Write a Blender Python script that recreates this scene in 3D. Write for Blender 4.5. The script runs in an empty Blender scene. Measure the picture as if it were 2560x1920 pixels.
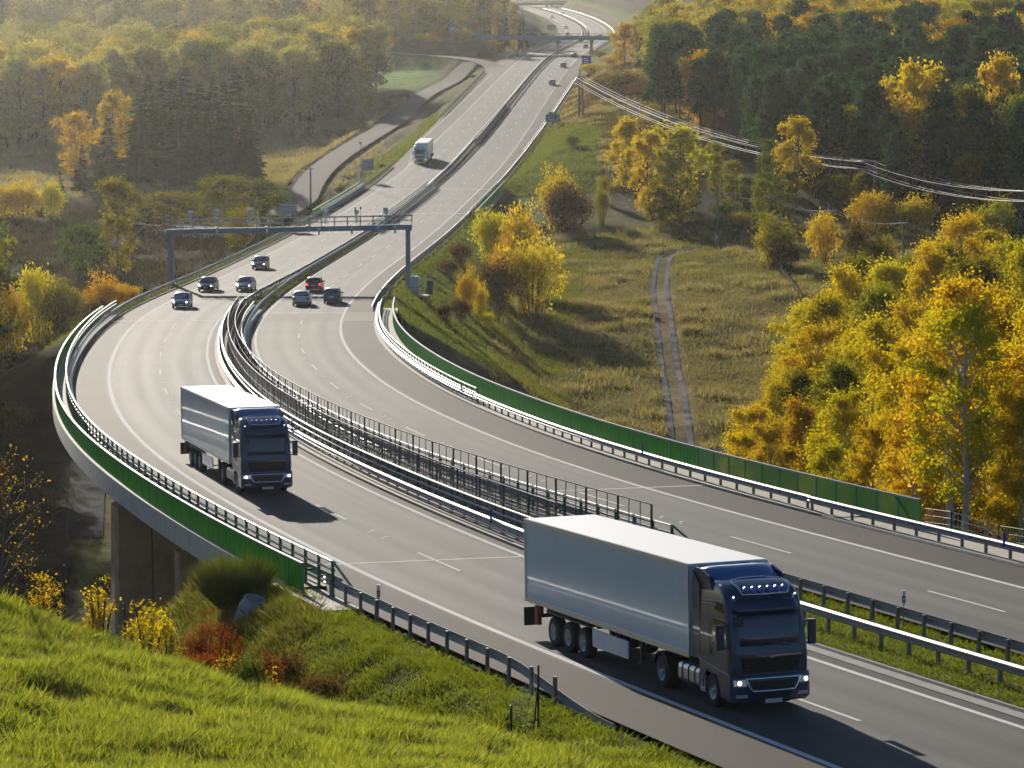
import bpy, bmesh, math, random
import numpy as np
from mathutils import Vector, Matrix, Euler
R = math.radians
rng = np.random.default_rng(7)
random.seed(7)
SC = bpy.context.scene
COL = SC.collection

# ------------------------------------------------------------------ helpers
def link(o):
    COL.objects.link(o); return o

def tag(o, label=None, cat=None, group=None, kind=None):
    if label: o['label'] = label
    if cat: o['category'] = cat
    if group: o['group'] = group
    if kind: o['kind'] = kind
    return o

def empty(name, loc=(0, 0, 0), rot=(0, 0, 0), label=None, cat=None, group=None):
    o = bpy.data.objects.new(name, None); link(o)
    o.empty_display_size = .2
    o.location = loc; o.rotation_euler = rot
    return tag(o, label, cat, group)

def fast_mesh(name, V, F, mats=(), mi=None, uv=None, col=None, smooth=False):
    """V (n,3) array, F (m,k) int array (all faces k-gons)"""
    me = bpy.data.meshes.new(name)
    V = np.asarray(V, np.float32); F = np.asarray(F, np.int32)
    m, k = F.shape
    me.vertices.add(len(V)); me.vertices.foreach_set('co', V.ravel())
    me.loops.add(m * k); me.loops.foreach_set('vertex_index', F.ravel())
    me.polygons.add(m); me.polygons.foreach_set('loop_start', np.arange(0, m * k, k, dtype=np.int32))
    me.polygons.foreach_set('loop_total', np.full(m, k, np.int32))
    for a in mats: me.materials.append(a)
    if mi is not None: me.polygons.foreach_set('material_index', np.asarray(mi, np.int32))
    me.polygons.foreach_set('use_smooth', np.full(m, bool(smooth)))
    me.update(calc_edges=True)
    if uv is not None:
        l = me.uv_layers.new(name='UVMap'); l.data.foreach_set('uv', np.asarray(uv, np.float32)[F.ravel()].ravel())
    if col is not None:
        a = me.color_attributes.new('cover', 'FLOAT_COLOR', 'POINT')
        c = np.ones((len(V), 4), np.float32); c[:, :3] = col; a.data.foreach_set('color', c.ravel())
    return me

def obj(name, me, parent=None, loc=None, rot=None):
    o = bpy.data.objects.new(name, me); link(o)
    if parent is not None: o.parent = parent
    if loc is not None: o.location = loc
    if rot is not None: o.rotation_euler = rot
    return o

class MB:
    """collects pieces, builds ONE mesh object"""
    def __init__(s): s.v = []; s.f = []; s.m = []; s.sm = []
    def add(s, V, F, m=0, sm=False):
        b = len(s.v); s.v += [tuple(map(float, p)) for p in V]
        for f in F: s.f.append([b + i for i in f]); s.m.append(m); s.sm.append(sm)
        return s
    def box(s, c, d, m=0, rot=None, taper=1.0):
        x, y, z = d[0] / 2, d[1] / 2, d[2] / 2; t = taper
        P = [(-x, -y, -z), (x, -y, -z), (x, y, -z), (-x, y, -z), (-x * t, -y * t, z), (x * t, -y * t, z), (x * t, y * t, z), (-x * t, y * t, z)]
        if rot is not None:
            M = Euler(rot).to_matrix(); P = [M @ Vector(p) for p in P]
        P = [(p[0] + c[0], p[1] + c[1], p[2] + c[2]) for p in P]
        return s.add(P, [(3, 2, 1, 0), (4, 5, 6, 7), (0, 1, 5, 4), (1, 2, 6, 5), (2, 3, 7, 6), (3, 0, 4, 7)], m)
    def rbox(s, c, d, r=.02, m=0, axis=2):
        """box with its four edges along `axis` rounded"""
        ax = [i for i in range(3) if i != axis]; P = []
        a, b = d[ax[0]] / 2, d[ax[1]] / 2
        for (sx, sy, a0) in ((1, 1, 0), (-1, 1, 90), (-1, -1, 180), (1, -1, 270)):
            for k in range(4):
                t = R(a0 + k * 30); P.append((sx * (a - r) + r * math.cos(t), sy * (b - r) + r * math.sin(t)))
        n = len(P); V = []
        for h in (-d[axis] / 2, d[axis] / 2):
            for p in P:
                q = [0, 0, 0]; q[ax[0]] = p[0] + c[ax[0]]; q[ax[1]] = p[1] + c[ax[1]]; q[axis] = h + c[axis]; V.append(q)
        F = [tuple(range(n - 1, -1, -1)), tuple(range(n, 2 * n))] + [(i, (i + 1) % n, n + (i + 1) % n, n + i) for i in range(n)]
        if axis == 1: F = [tuple(reversed(f)) for f in F]
        return s.add(V, F, m)
    def tube(s, pts, rad, n=8, m=0, sm=True, cap=True):
        pts = [Vector(p) for p in pts]
        if not hasattr(rad, '__len__'): rad = [rad] * len(pts)
        V = []; up = None
        for i, p in enumerate(pts):
            t = (pts[min(i + 1, len(pts) - 1)] - pts[max(i - 1, 0)]).normalized()
            if up is None: up = Vector((0, 0, 1)) if abs(t.z) < .9 else Vector((1, 0, 0))
            a = t.cross(up).normalized(); b = a.cross(t).normalized(); up = b
            for k in range(n):
                w = 2 * math.pi * k / n; V.append(p + (a * math.cos(w) + b * math.sin(w)) * rad[i])
        F = []
        for i in range(len(pts) - 1):
            for k in range(n):
                F.append((i * n + k, i * n + (k + 1) % n, (i + 1) * n + (k + 1) % n, (i + 1) * n + k))
        s.add(V, F, m, sm)
        if cap:
            s.add(V[:n], [tuple(range(n))], m); s.add(V[-n:], [tuple(range(n - 1, -1, -1))], m)
        return s
    def lathe(s, prof, n=24, m=0, axis='z', c=(0, 0, 0), sm=True):
        """prof: list of (r, h)"""
        V = []
        for r, h in prof:
            for k in range(n):
                w = 2 * math.pi * k / n; a, b = r * math.cos(w), r * math.sin(w)
                p = {'z': (a, b, h), 'x': (h, a, b), 'y': (b, h, a)}[axis]
                V.append((p[0] + c[0], p[1] + c[1], p[2] + c[2]))
        F = [(i * n + k, i * n + (k + 1) % n, (i + 1) * n + (k + 1) % n, (i + 1) * n + k) for i in range(len(prof) - 1) for k in range(n)]
        return s.add(V, F, m, sm)
    def prism(s, poly, h0, h1, axis='x', m=0):
        """poly in the two other axes, extruded from h0 to h1 along axis"""
        n = len(poly); V = []
        for h in (h0, h1):
            for a, b in poly:
                V.append({'x': (h, a, b), 'y': (a, h, b), 'z': (a, b, h)}[axis])
        F = [tuple(range(n)), tuple(range(2 * n - 1, n - 1, -1))] + [(i, n + i, n + (i + 1) % n, (i + 1) % n) for i in range(n)]
        return s.add(V, F, m)
    def loft(s, rings, m=0, sm=False, closed=True, caps=True):
        n = len(rings[0]); V = [p for r in rings for p in r]; F = []
        for i in range(len(rings) - 1):
            for k in range(n if closed else n - 1):
                F.append((i * n + k, i * n + (k + 1) % n, (i + 1) * n + (k + 1) % n, (i + 1) * n + k))
        s.add(V, F, m, sm)
        if caps:
            s.add(rings[0], [tuple(range(n - 1, -1, -1))], m); s.add(rings[-1], [tuple(range(n))], m)
        return s
    def mesh(s, name, mats, fixn=True, bevel=0):
        me = bpy.data.meshes.new(name); me.from_pydata(s.v, [], s.f)
        if not hasattr(mats, '__len__'): mats = [mats]
        for a in mats: me.materials.append(a)
        me.polygons.foreach_set('material_index', np.array(s.m, np.int32))
        me.polygons.foreach_set('use_smooth', np.array(s.sm, bool))
        if fixn or bevel:
            bm = bmesh.new(); bm.from_mesh(me)
            if bevel:
                bmesh.ops.remove_doubles(bm, verts=bm.verts, dist=1e-5)
                es = [e for e in bm.edges if len(e.link_faces) == 2 and e.calc_face_angle(0) > .5]
                bmesh.ops.bevel(bm, geom=es, offset=bevel, segments=2, affect='EDGES', profile=.6, clamp_overlap=True)
            bmesh.ops.recalc_face_normals(bm, faces=bm.faces); bm.to_mesh(me); bm.free()
        me.update(); return me
    def build(s, name, mats, parent=None, bevel=0, **k):
        return obj(name, s.mesh(name, mats, bevel=bevel), parent, **k)

def copy_tree(o, parent=None):
    c = o.copy(); COL.objects.link(c)
    if parent is not None: c.parent = parent
    for ch in [x for x in KIDS.get(o.name, [])]: copy_tree(ch, c)
    return c
KIDS = {}
def index_kids():
    KIDS.clear()
    for o in COL.objects:
        if o.parent: KIDS.setdefault(o.parent.name, []).append(o)

# ------------------------------------------------------------------ materials
def newmat(name):
    m = bpy.data.materials.new(name); m.use_nodes = True
    nt = m.node_tree; nt.nodes.clear()
    return m, nt, nt.nodes, nt.links

def nd(N, t, **k):
    n = N.new(t)
    for a, b in k.items():
        if a in n.inputs: n.inputs[a].default_value = b
        else: setattr(n, a, b)
    return n

def mat(name, col, rough=.5, metal=0., spec=.5, var=.12, scale=6., bump=0., coat=0., emit=None, es=0., dirt=None, dscale=1.5):
    m, nt, N, L = newmat(name)
    out = N.new('ShaderNodeOutputMaterial'); p = N.new('ShaderNodeBsdfPrincipled'); L.new(p.outputs[0], out.inputs[0])
    p.inputs['Roughness'].default_value = rough; p.inputs['Metallic'].default_value = metal
    p.inputs['Specular IOR Level'].default_value = spec; p.inputs['Coat Weight'].default_value = coat
    tc = N.new('ShaderNodeTexCoord')
    nz = nd(N, 'ShaderNodeTexNoise', Scale=scale, Detail=4.); L.new(tc.outputs['Object'], nz.inputs['Vector'])
    mx = nd(N, 'ShaderNodeMix', data_type='RGBA')
    c = np.array(col, float)
    mx.inputs[6].default_value = (*(c * (1 - var)), 1); mx.inputs[7].default_value = (*np.minimum(c * (1 + var), 1), 1)
    L.new(nz.outputs[0], mx.inputs[0])
    last = mx.outputs[2]
    if dirt is not None:
        n2 = nd(N, 'ShaderNodeTexNoise', Scale=dscale, Detail=6., Roughness=.65); L.new(tc.outputs['Object'], n2.inputs['Vector'])
        rp = nd(N, 'ShaderNodeMapRange'); rp.inputs[1].default_value = .48; rp.inputs[2].default_value = .72; rp.inputs[4].default_value = .7
        L.new(n2.outputs[0], rp.inputs[0])
        m2 = nd(N, 'ShaderNodeMix', data_type='RGBA'); L.new(rp.outputs[0], m2.inputs[0]); L.new(last, m2.inputs[6]); m2.inputs[7].default_value = (*dirt, 1)
        last = m2.outputs[2]
    L.new(last, p.inputs['Base Color'])
    if bump:
        b = nd(N, 'ShaderNodeBump', Strength=bump, Distance=.02); n3 = nd(N, 'ShaderNodeTexNoise', Scale=scale * 5, Detail=3.)
        L.new(tc.outputs['Object'], n3.inputs['Vector']); L.new(n3.outputs[0], b.inputs['Height']); L.new(b.outputs[0], p.inputs['Normal'])
    if emit:
        p.inputs['Emission Color'].default_value = (*emit, 1); p.inputs['Emission Strength'].default_value = es
    return m

def leafmat(name, c1, c2, trans=.5, hue=.03, gloss=.0, tmul=1.5, tcol=None):
    """foliage: diffuse + translucent; each leaf and each tree gets its own tint"""
    m, nt, N, L = newmat(name)
    out = N.new('ShaderNodeOutputMaterial'); geo = N.new('ShaderNodeNewGeometry'); oi = N.new('ShaderNodeObjectInfo')
    mx = nd(N, 'ShaderNodeMix', data_type='RGBA'); mx.inputs[6].default_value = (*c1, 1); mx.inputs[7].default_value = (*c2, 1)
    ad = nd(N, 'ShaderNodeMath', operation='ADD'); ml = nd(N, 'ShaderNodeMath', operation='MULTIPLY'); ml.inputs[1].default_value = .55
    ml2 = nd(N, 'ShaderNodeMath', operation='MULTIPLY'); ml2.inputs[1].default_value = .55
    L.new(geo.outputs['Random Per Island'], ml.inputs[0]); L.new(oi.outputs['Random'], ml2.inputs[0])
    L.new(ml.outputs[0], ad.inputs[0]); L.new(ml2.outputs[0], ad.inputs[1]); L.new(ad.outputs[0], mx.inputs[0])
    hs = nd(N, 'ShaderNodeHueSaturation')
    mr = nd(N, 'ShaderNodeMapRange'); mr.inputs[3].default_value = .5 - hue; mr.inputs[4].default_value = .5 + hue
    ml3 = nd(N, 'ShaderNodeMath', operation='MULTIPLY'); ml3.inputs[1].default_value = 7.31; fr = nd(N, 'ShaderNodeMath', operation='FRACT')
    L.new(oi.outputs['Random'], ml3.inputs[0]); L.new(ml3.outputs[0], fr.inputs[0]); L.new(fr.outputs[0], mr.inputs[0])
    L.new(mr.outputs[0], hs.inputs['Hue']); L.new(mx.outputs[2], hs.inputs['Color'])
    d = N.new('ShaderNodeBsdfDiffuse'); t = N.new('ShaderNodeBsdfTranslucent'); L.new(hs.outputs[0], d.inputs[0])
    vm = nd(N, 'ShaderNodeMix', data_type='RGBA', blend_type='MULTIPLY'); vm.inputs[0].default_value = 1
    tc = tcol or (tmul, tmul, tmul * .6); vm.inputs[7].default_value = (*tc, 1)
    L.new(hs.outputs[0], vm.inputs[6]); L.new(vm.outputs[2], t.inputs[0])
    ms = N.new('ShaderNodeMixShader'); ms.inputs[0].default_value = trans; L.new(d.outputs[0], ms.inputs[1]); L.new(t.outputs[0], ms.inputs[2])
    last = ms.outputs[0]
    if gloss:
        g = nd(N, 'ShaderNodeBsdfGlossy', Roughness=.4); m2 = N.new('ShaderNodeMixShader'); m2.inputs[0].default_value = gloss
        L.new(last, m2.inputs[1]); L.new(g.outputs[0], m2.inputs[2]); last = m2.outputs[0]
    L.new(last, out.inputs[0])
    return m

# ------------------------------------------------------------------ camera (solved from lane widths, dash spacing and the lorries)
F0, PITCH, HC = 7642.6, .1137971, 19.4755
cam = bpy.data.cameras.new('camera'); co = link(bpy.data.objects.new('camera', cam))
cam.sensor_width = 36; cam.lens = F0 / 2560 * 36; cam.clip_start = .5; cam.clip_end = 8000
co.location = (0, 0, HC); co.rotation_euler = (R(90) - PITCH, 0, 0); SC.camera = co
cp, sp = math.cos(PITCH), math.sin(PITCH)

def ray(u, v):
    X = (u - 1280) / F0; V = -(v - 960) / F0
    dy = cp + V * sp; return X / dy, (-sp + V * cp) / dy      # per metre of Y
def W(u, v, Y):
    a, b = ray(u, v); return Vector((a * Y, Y, HC + b * Y))

# ------------------------------------------------------------------ motorway alignment: X(Y) of both lane lines, z(Y)
def spline(K, V):
    K = np.array(K, float); V = np.array(V, float); n = len(K); h = np.diff(K)
    A = np.zeros((n, n)); r = np.zeros(n); A[0, 0] = A[-1, -1] = 1
    for i in range(1, n - 1):
        A[i, i - 1] = h[i - 1]; A[i, i] = 2 * (h[i - 1] + h[i]); A[i, i + 1] = h[i]; r[i] = 6 * ((V[i + 1] - V[i]) / h[i] - (V[i] - V[i - 1]) / h[i - 1])
    M = np.linalg.solve(A, r)
    def f(y):
        y = np.asarray(y, float); i = np.clip(np.searchsorted(K, y) - 1, 0, n - 2); d = y - K[i]
        b = (V[i + 1] - V[i]) / h[i] - h[i] * (2 * M[i] + M[i + 1]) / 6
        return V[i] + b * d + M[i] / 2 * d * d + (M[i + 1] - M[i]) / (6 * h[i]) * d ** 3
    return f
zr = spline([60, 90, 120, 160, 210, 270, 340, 400, 460, 520, 580, 640, 700, 770, 850, 1000, 1230, 1500, 1820, 2300],
            [1.58, 0, -1.5, -3, -4.9, -6.87, -8.35, -8.85, -8.77, -8.04, -6.6, -4.47, -1.82, 1.76, 5.8, 12.2, 16.9, 22.7, 31.6, 46])
KX = [50, 70, 90, 110, 125, 145, 165, 185, 205, 230, 260, 290, 320, 350, 390, 430, 480, 540, 600, 680, 760, 850, 950, 1100, 1250, 1400, 1550, 1700, 1850, 2000, 2150, 2400]
XL = spline(KX, [22.86, 15.15, 7.72, .71, -4.19, -10.26, -15.58, -19.86, -23.25, -26.66, -29.7, -31.52, -31.55, -30.15, -28.1, -25.89, -23.24, -19.78, -16.37, -11.95, -6.9, -1.5, 4.4, 13.8, 22.5, 28, 29.3, 26, 19, 7.5, -9, -45])
XR = spline(KX, [34.95, 29.27, 23.08, 16.4, 11, 3.68, -2.49, -7.26, -11.12, -14.88, -18.17, -19.93, -20.34, -19.75, -17.89, -15.63, -12.92, -9.44, -5.72, -1.11, 3.46, 8.67, 14.69, 24.51, 33.65, 39.43, 40.84, 38.1, 31.58, 20.6, 4.78, -29.54])
CX = {'L': XL, 'R': XR}
def tan_(side, y):
    return (CX[side](np.asarray(y) + .5) - CX[side](np.asarray(y) - .5))
def pt(side, off, y, h=0.):
    """point(s) at lateral offset off (+ = to the right) from the lane line, height h over the road"""
    y = np.asarray(y, float); s = tan_(side, y); n = np.sqrt(1 + s * s)
    x = CX[side](y) + off / n; yy = y - off * s / n
    return np.stack([x, yy, zr(yy) + h], -1)
def ystep(y0, y1, near=1.0):
    """sample Ys between y0 and y1, finer near the camera"""
    ys = [y0]
    while ys[-1] < y1: ys.append(ys[-1] + max(near, ys[-1] * .008))
    ys[-1] = y1
    return np.array(ys)
def by_length(side, off, y0, y1, step, start=0.):
    """Ys at equal arc length along an offset curve"""
    ys = np.linspace(y0, y1, max(50, int((y1 - y0) * 4))); P = pt(side, off, ys)
    s = np.concatenate([[0], np.cumsum(np.linalg.norm(np.diff(P, axis=0), axis=1))])
    return np.interp(np.arange(start, s[-1], step), s, ys)
def heading(side, y):
    """rotation about z that turns local +Y along increasing Y of the road, and the pitch"""
    s = float(tan_(side, y)); return -math.atan(s), math.atan(float(zr(y + .5) - zr(y - .5)) / math.sqrt(1 + s * s))
def road_hit(u, v):
    a, b = ray(u, v); Y = np.geomspace(45, 2250, 5000); g = HC + b * Y - zr(Y)
    k = np.where((g[:-1] > 0) & (g[1:] <= 0))[0]
    k = k[0] if len(k) else int(np.argmin(abs(g))); Yk = Y[k]
    return Vector((a * Yk, Yk, zr(Yk)))
# pavement edges (offset from the lane line): left carriageway outer/inner, right carriageway inner/outer
def oL(y): return np.interp(y, [60, 118, 125, 280, 300, 560, 620, 700, 860, 900, 960, 1050], [6.5, 6.5, 6.3, 6.3, 6.3, 6.3, 7., 8, 9, 9.5, 9.5, 7])
def iL(y): return np.interp(y, [60, 105, 125, 2000], [4.5, 4.5, 4.35, 4.3])
def iR(y): return np.interp(y, [60, 105, 125, 2000], [4.2, 4.2, 4.3, 4.3])
def oR(y): return np.interp(y, [60, 300, 340, 600, 660, 760, 860, 900, 950], [6.8, 6.8, 6.2, 6.2, 6.6, 7.6, 8.2, 8, 6.5])
VIA = {'L': (121, 287), 'R': (140, 299)}           # viaduct spans
SB = (481, 541)                                     # short bridge
# ------------------------------------------------------------------ natural terrain through control points
def uvY(*a): return [tuple(W(u, v, Y)) for u, v, Y in a]
CP = uvY((0, 1535, 85), (240, 1625, 86), (480, 1722, 86), (800, 1792, 84), (1130, 1828, 80), (1300, 1885, 79), (1560, 1965, 77), (-200, 1470, 85),
         (0, 1940, 62), (800, 1965, 66), (1300, 1985, 70), (400, 1955, 63))
CP += [(0, 0, 17.8), (-30, 0, 18), (30, 0, 17.6), (-15, 30, 11), (15, 30, 10.8), (-12, 46, 7.4), (8, 46, 7.2), (16, 60, 3.2), (0, -60, 24), (-60, 20, 14), (-30, 60, 6), (-30, 80, 4.5), (26, 60, 2.0),
       (-14, 97, -1), (-11, 95, -1.2), (-7, 93, -1.3), (-3.2, 90, -.9), (-6, 108, -2.4), (-3, 98, -1.7), (1, 92, -1.1), (3.5, 87, -.6), (7, 80, .2),
       (-10.5, 110, -4.2), (-15, 106, -5), (-22, 105, -6), (-12.5, 118, -7.5), (-19, 122, -10.5), (-26, 135, -14), (-14, 132, -12), (-8, 140, -13), (-3, 150, -14), (-20, 165, -17),
       (-10, 180, -18), (-25, 200, -18.5), (-40, 190, -17), (-48, 230, -16.5), (-30, 240, -18), (-10, 230, -19), (0, 200, -17), (10, 230, -18), (20, 290, -19.2), (5, 290, -19), (42, 290, -17),
       (20, 112, -1.2), (26, 116, -1.6), (24, 124, -2.6), (17, 140, -5.5), (24, 150, -6), (32, 150, -4.5), (10, 170, -12), (20, 185, -13), (35, 185, -9), (45, 230, -12.5), (52, 270, -13),
       (20, 420, -14.2), (36, 420, -13.6), (10, 370, -16), (25, 350, -16.8), (0, 330, -17), (40, 350, -15.5), (25, 480, -13), (45, 480, -12.6), (60, 470, -11.8),
       (-50, 290, -15), (-70, 290, -12), (-48, 350, -15.5), (-70, 350, -13), (-60, 420, -13.7), (-85, 420, -12), (-45, 420, -14.5), (-60, 480, -13.2), (-85, 520, -12), (-45, 520, -13.2), (-40, 470, -14),
       (-75, 600, -9.5), (-50, 600, -9.5), (-95, 680, -8.5), (-110, 600, -9), (-55, 740, -6.1), (-75, 740, -6.5), (-40, 680, -7), (-40, 600, -8.6),
       (-130, 720, -6), (-100, 820, -4.5), (-70, 820, -4.5), (-160, 820, -3), (-45, 850, 1), (-60, 950, 5), (-120, 1000, 5), (-200, 1000, 6), (-100, 1200, 18), (-200, 1200, 20), (-300, 1200, 22), (-50, 1150, 14),
       (-250, 1500, 50), (-80, 1500, 36), (-350, 1500, 55), (-10, 1500, 22), (-120, 2000, 70), (-300, 2000, 90), (30, 2300, 62), (-80, 2300, 75), (150, 2300, 80), (-420, 2300, 110), (-420, 1500, 60), (400, 2300, 110),
       (20, 560, -5.5), (32, 560, -6), (15, 600, -2), (30, 640, 1), (25, 700, 3.5), (28, 750, 5.5), (50, 700, 5), (25, 850, 9.5), (35, 1000, 15), (60, 1200, 24), (75, 1500, 32), (80, 1800, 46),
       (60, 520, -9.8), (80, 560, -8), (60, 600, -4), (100, 600, -4.5), (70, 680, 3), (110, 680, 2.5), (60, 760, 9), (120, 760, 9), (80, 850, 15), (140, 850, 15), (100, 1000, 25), (180, 1000, 26), (60, 1000, 19), (120, 1200, 36), (200, 1200, 40), (150, 1500, 50), (220, 1500, 58),
       (120, 520, -9), (100, 480, -10.5), (80, 430, -12), (60, 400, -13), (80, 380, -12), (200, 700, 6), (300, 1200, 50)]
CP = np.array(CP, float)
def _rbf(P):
    n = len(P); d = np.hypot(P[:, None, 0] - P[None, :, 0], P[:, None, 1] - P[None, :, 1])
    A = np.zeros((n + 3, n + 3)); A[:n, :n] = d + np.eye(n) * -.6
    A[:n, n] = A[n, :n] = 1; A[:n, n + 1] = A[n + 1, :n] = P[:, 0] / 100; A[:n, n + 2] = A[n + 2, :n] = P[:, 1] / 100
    return np.linalg.solve(A, np.concatenate([P[:, 2], [0, 0, 0]]))
CW = _rbf(CP)
def natural(x, y):
    out = np.zeros_like(x)
    for k in range(len(CP)): out += CW[k] * np.hypot(x - CP[k, 0], y - CP[k, 1])
    return out + CW[-3] + CW[-2] * x / 100 + CW[-1] * y / 100
_ph = rng.uniform(0, 6.28, (14, 2)); _fr = np.geomspace(.02, .9, 14)
_an = rng.uniform(0, 6.28, 14)
def bumps(x, y):
    o = 0
    for i in range(14):
        c, s = math.cos(_an[i]), math.sin(_an[i])
        o = o + np.sin((x * c + y * s) * _fr[i] * 2 + _ph[i, 0]) * np.sin((-x * s + y * c) * _fr[i] * 1.7 + _ph[i, 1]) * min(.22, .03 / _fr[i] ** .6)
    return o

# minor roads: (points, half width)
LANES = {
    'service': ([(-45, 506, -12.4), (-40, 520, -11), (-37.6, 560, -8.8), (-37.7, 600, -7.2), (-33.6, 680, -4.2), (-27.8, 760, -.8), (-22.8, 850, 3.8), (-16.5, 910, 7), (-15.2, 930, 8.6), (-12.5, 950, 11)], 2.6),
    'underpass': ([(-100, 552, -12.2), (-65, 522, -12.6), (-45, 506, -12.5), (-20, 508, -13.2), (0, 500, -13.3), (14, 496, -13.1)], 1.8),
    'ramp': ([(-75, 1012, 14.2), (-46.4, 1000, 13.9), (-30, 985, 13), (-13, 960, 11.8), (-5.2, 930, 9.4), (-5.2, 912, 8.4)], 3.2),
}
def seg_dist(x, y, pl):
    best = np.full(x.shape, 1e9); bz = np.zeros_like(x)
    for a, b in zip(pl[:-1], pl[1:]):
        dx, dy = b[0] - a[0], b[1] - a[1]
        t = np.clip(((x - a[0]) * dx + (y - a[1]) * dy) / (dx * dx + dy * dy), 0, 1)
        d = np.hypot(x - a[0] - t * dx, y - a[1] - t * dy); m = d < best
        best = np.where(m, d, best); bz = np.where(m, a[2] + t * (b[2] - a[2]), bz)
    return best, bz
def sm(a, b, x):
    t = np.clip((x - a) / (b - a), 0, 1); return t * t * (3 - 2 * t)

def offsets(x, y):
    sl, sr = tan_('L', y), tan_('R', y)
    return (x - XL(y)) / np.sqrt(1 + sl * sl), (x - XR(y)) / np.sqrt(1 + sr * sr)
FILL = .56
def ground(x, y):
    x = np.asarray(x, float); y = np.asarray(y, float)
    n = natural(x, y) + bumps(x, y) * sm(40, 75, y)
    # embankment carrying the first overpass
    for x0, x1, top in ((-70, -9, 18.3), (43, 110, 18.3)):
        d = np.hypot(np.maximum(np.maximum(x0 - x, x - x1), 0), np.maximum(np.abs(y - 1030) - 5.5, 0))
        n = np.maximum(n, np.where(d < 40, top - .55 * d, -99))
    oa, ob = offsets(x, y); z = zr(y)
    dl = -oL(y) - oa; dr = ob - oR(y)              # >0 outside the outer pavement edges
    inside = (dl <= 0) & (dr <= 0)
    far = y > 1950
    for k, (d, side) in enumerate(((dl, 'L'), (dr, 'R'))):
        y0, y1 = VIA[side]
        gap = np.maximum(np.minimum(y - y0, y1 - y), np.minimum(y - SB[0], SB[1] - y))
        gap = np.maximum(gap, 0)
        kx = np.where(y < 200, 1 + 1.0 * sm(109, 118, y), 1.) if side == 'L' else 1.; dd = np.hypot(np.maximum(d - (np.where(y < 130, 2.3, 1.6) if side == 'L' else 1.6), 0), np.where(gap > 0, gap, 0)) * kx
        other = np.maximum(ob - iR(y) if side == 'L' else -oa - iL(y), 0) * 0
        lo = z - .12 - FILL * dd
        hi = z - .12 + .5 * np.maximum(d - 1.6, 0) + np.where(gap > 0, 1e3, 0)
        on = (d > -40) & (y > 40)
        m = on & (d > 0) & (d < 60)
        n = np.where(m, np.minimum(np.maximum(n, lo), hi), n)
    # between the outer edges
    gl = np.maximum(np.minimum(y - VIA['L'][0], VIA['L'][1] - y), np.minimum(y - SB[0], SB[1] - y))
    gr = np.maximum(np.minimum(y - VIA['R'][0], VIA['R'][1] - y), np.minimum(y - SB[0], SB[1] - y))
    pl_, pr_ = oa < iL(y) + .05, ob > -iR(y) - .05
    t = np.clip((oa - iL(y)) / np.maximum((oa - iL(y)) - (ob + iR(y)), .1), 0, 1)   # 0 at the left pavement, 1 at the right
    g = np.where(pl_, gl, np.where(pr_, gr, gl * (1 - t) + gr * t))
    crown = z - .05 - .10 * np.abs(2 * t - 1) ** 2 + bumps(x * 3, y * 3) * .15
    top = np.where(pl_ | pr_, z - .45, crown)
    under = np.minimum(np.maximum(n, z - .12 - FILL * np.maximum(g, 0)), z - 3.2)
    n = np.where(inside & (y > 40), np.where(g > 0, np.where(g < 3, z - .5 - g * .9, under), top), n)
    # minor roads
    for key, (pl, hw) in LANES.items():
        m = (x > -130) & (x < 70) & (y > 470) & (y < 1060)
        if not m.any(): continue
        d, rz = seg_dist(x[m], y[m], pl); nm = n[m]
        k = np.maximum(d - hw - 2.5, 0)
        free = (dl[m] > 1) | (dr[m] > 1) | ((y[m] > SB[0]) & (y[m] < SB[1])) if key != 'ramp' else dl[m] > .3
        nm = np.where(free, np.clip(nm, rz - .3 - .6 * k, rz - .3 + .6 * k), nm); n[m] = nm
    return n
def H(x, y): return float(ground(np.array([float(x)]), np.array([float(y)]))[0])
def hit(u, v, y0=58, y1=2300):
    """ground point seen at a pixel of the photograph"""
    a, b = ray(u, v); Y = np.geomspace(y0, y1, 1400); g = HC + b * Y - ground(a * Y, Y)
    k = np.where((g[:-1] > 0) & (g[1:] <= 0))[0]
    k = k[0] if len(k) else int(np.argmin(np.abs(g)))
    t = g[k] / (g[k] - g[k + 1]) if k + 1 < len(Y) and g[k] != g[k + 1] else 0
    y = Y[k] + t * (Y[min(k + 1, len(Y) - 1)] - Y[k]); return Vector((a * y, y, H(a * y, y)))

# ------------------------------------------------------------------ ground sheet
ys = [-40.]
while ys[-1] < 2450: ys.append(ys[-1] + (4 if ys[-1] < 40 else max(.55, ys[-1] * .0058)))
ys = np.array(ys); nu = 330
us = np.linspace(-1, 1, nu); us = np.sign(us) * (np.abs(us) ** 1.15)
half = np.minimum(.24 * np.maximum(ys, 0) + 26, 470)
GX = us[None] * half[:, None]; GY = np.repeat(ys[:, None], nu, 1)
GZ = ground(GX.ravel(), GY.ravel()).reshape(GX.shape)
tr = [hit(u, v, 285, 520) for u, v in ((1708, 1125), (1700, 1060), (1685, 960), (1668, 860), (1655, 760), (1651, 700), (1658, 655), (1690, 630), (1745, 618))]
TP = np.array([tuple(p) for p in tr]); tt = np.concatenate([[0], np.cumsum(np.linalg.norm(np.diff(TP[:, :2], axis=0), axis=1))])
q = np.linspace(0, tt[-1], 260); tx, ty = spline(tt, TP[:, 0])(q), spline(tt, TP[:, 1])(q); TRACK = np.stack([tx, ty], 1)
mk = (GY > 250) & (GY < 540) & (GX > -10) & (GX < 50)
dk = np.min(np.hypot(GX[mk][:, None] - TRACK[None, ::4, 0], GY[mk][:, None] - TRACK[None, ::4, 1]), axis=1); GZ[mk] -= .17 * (1 - sm(1.6, 3.0, dk))
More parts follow.
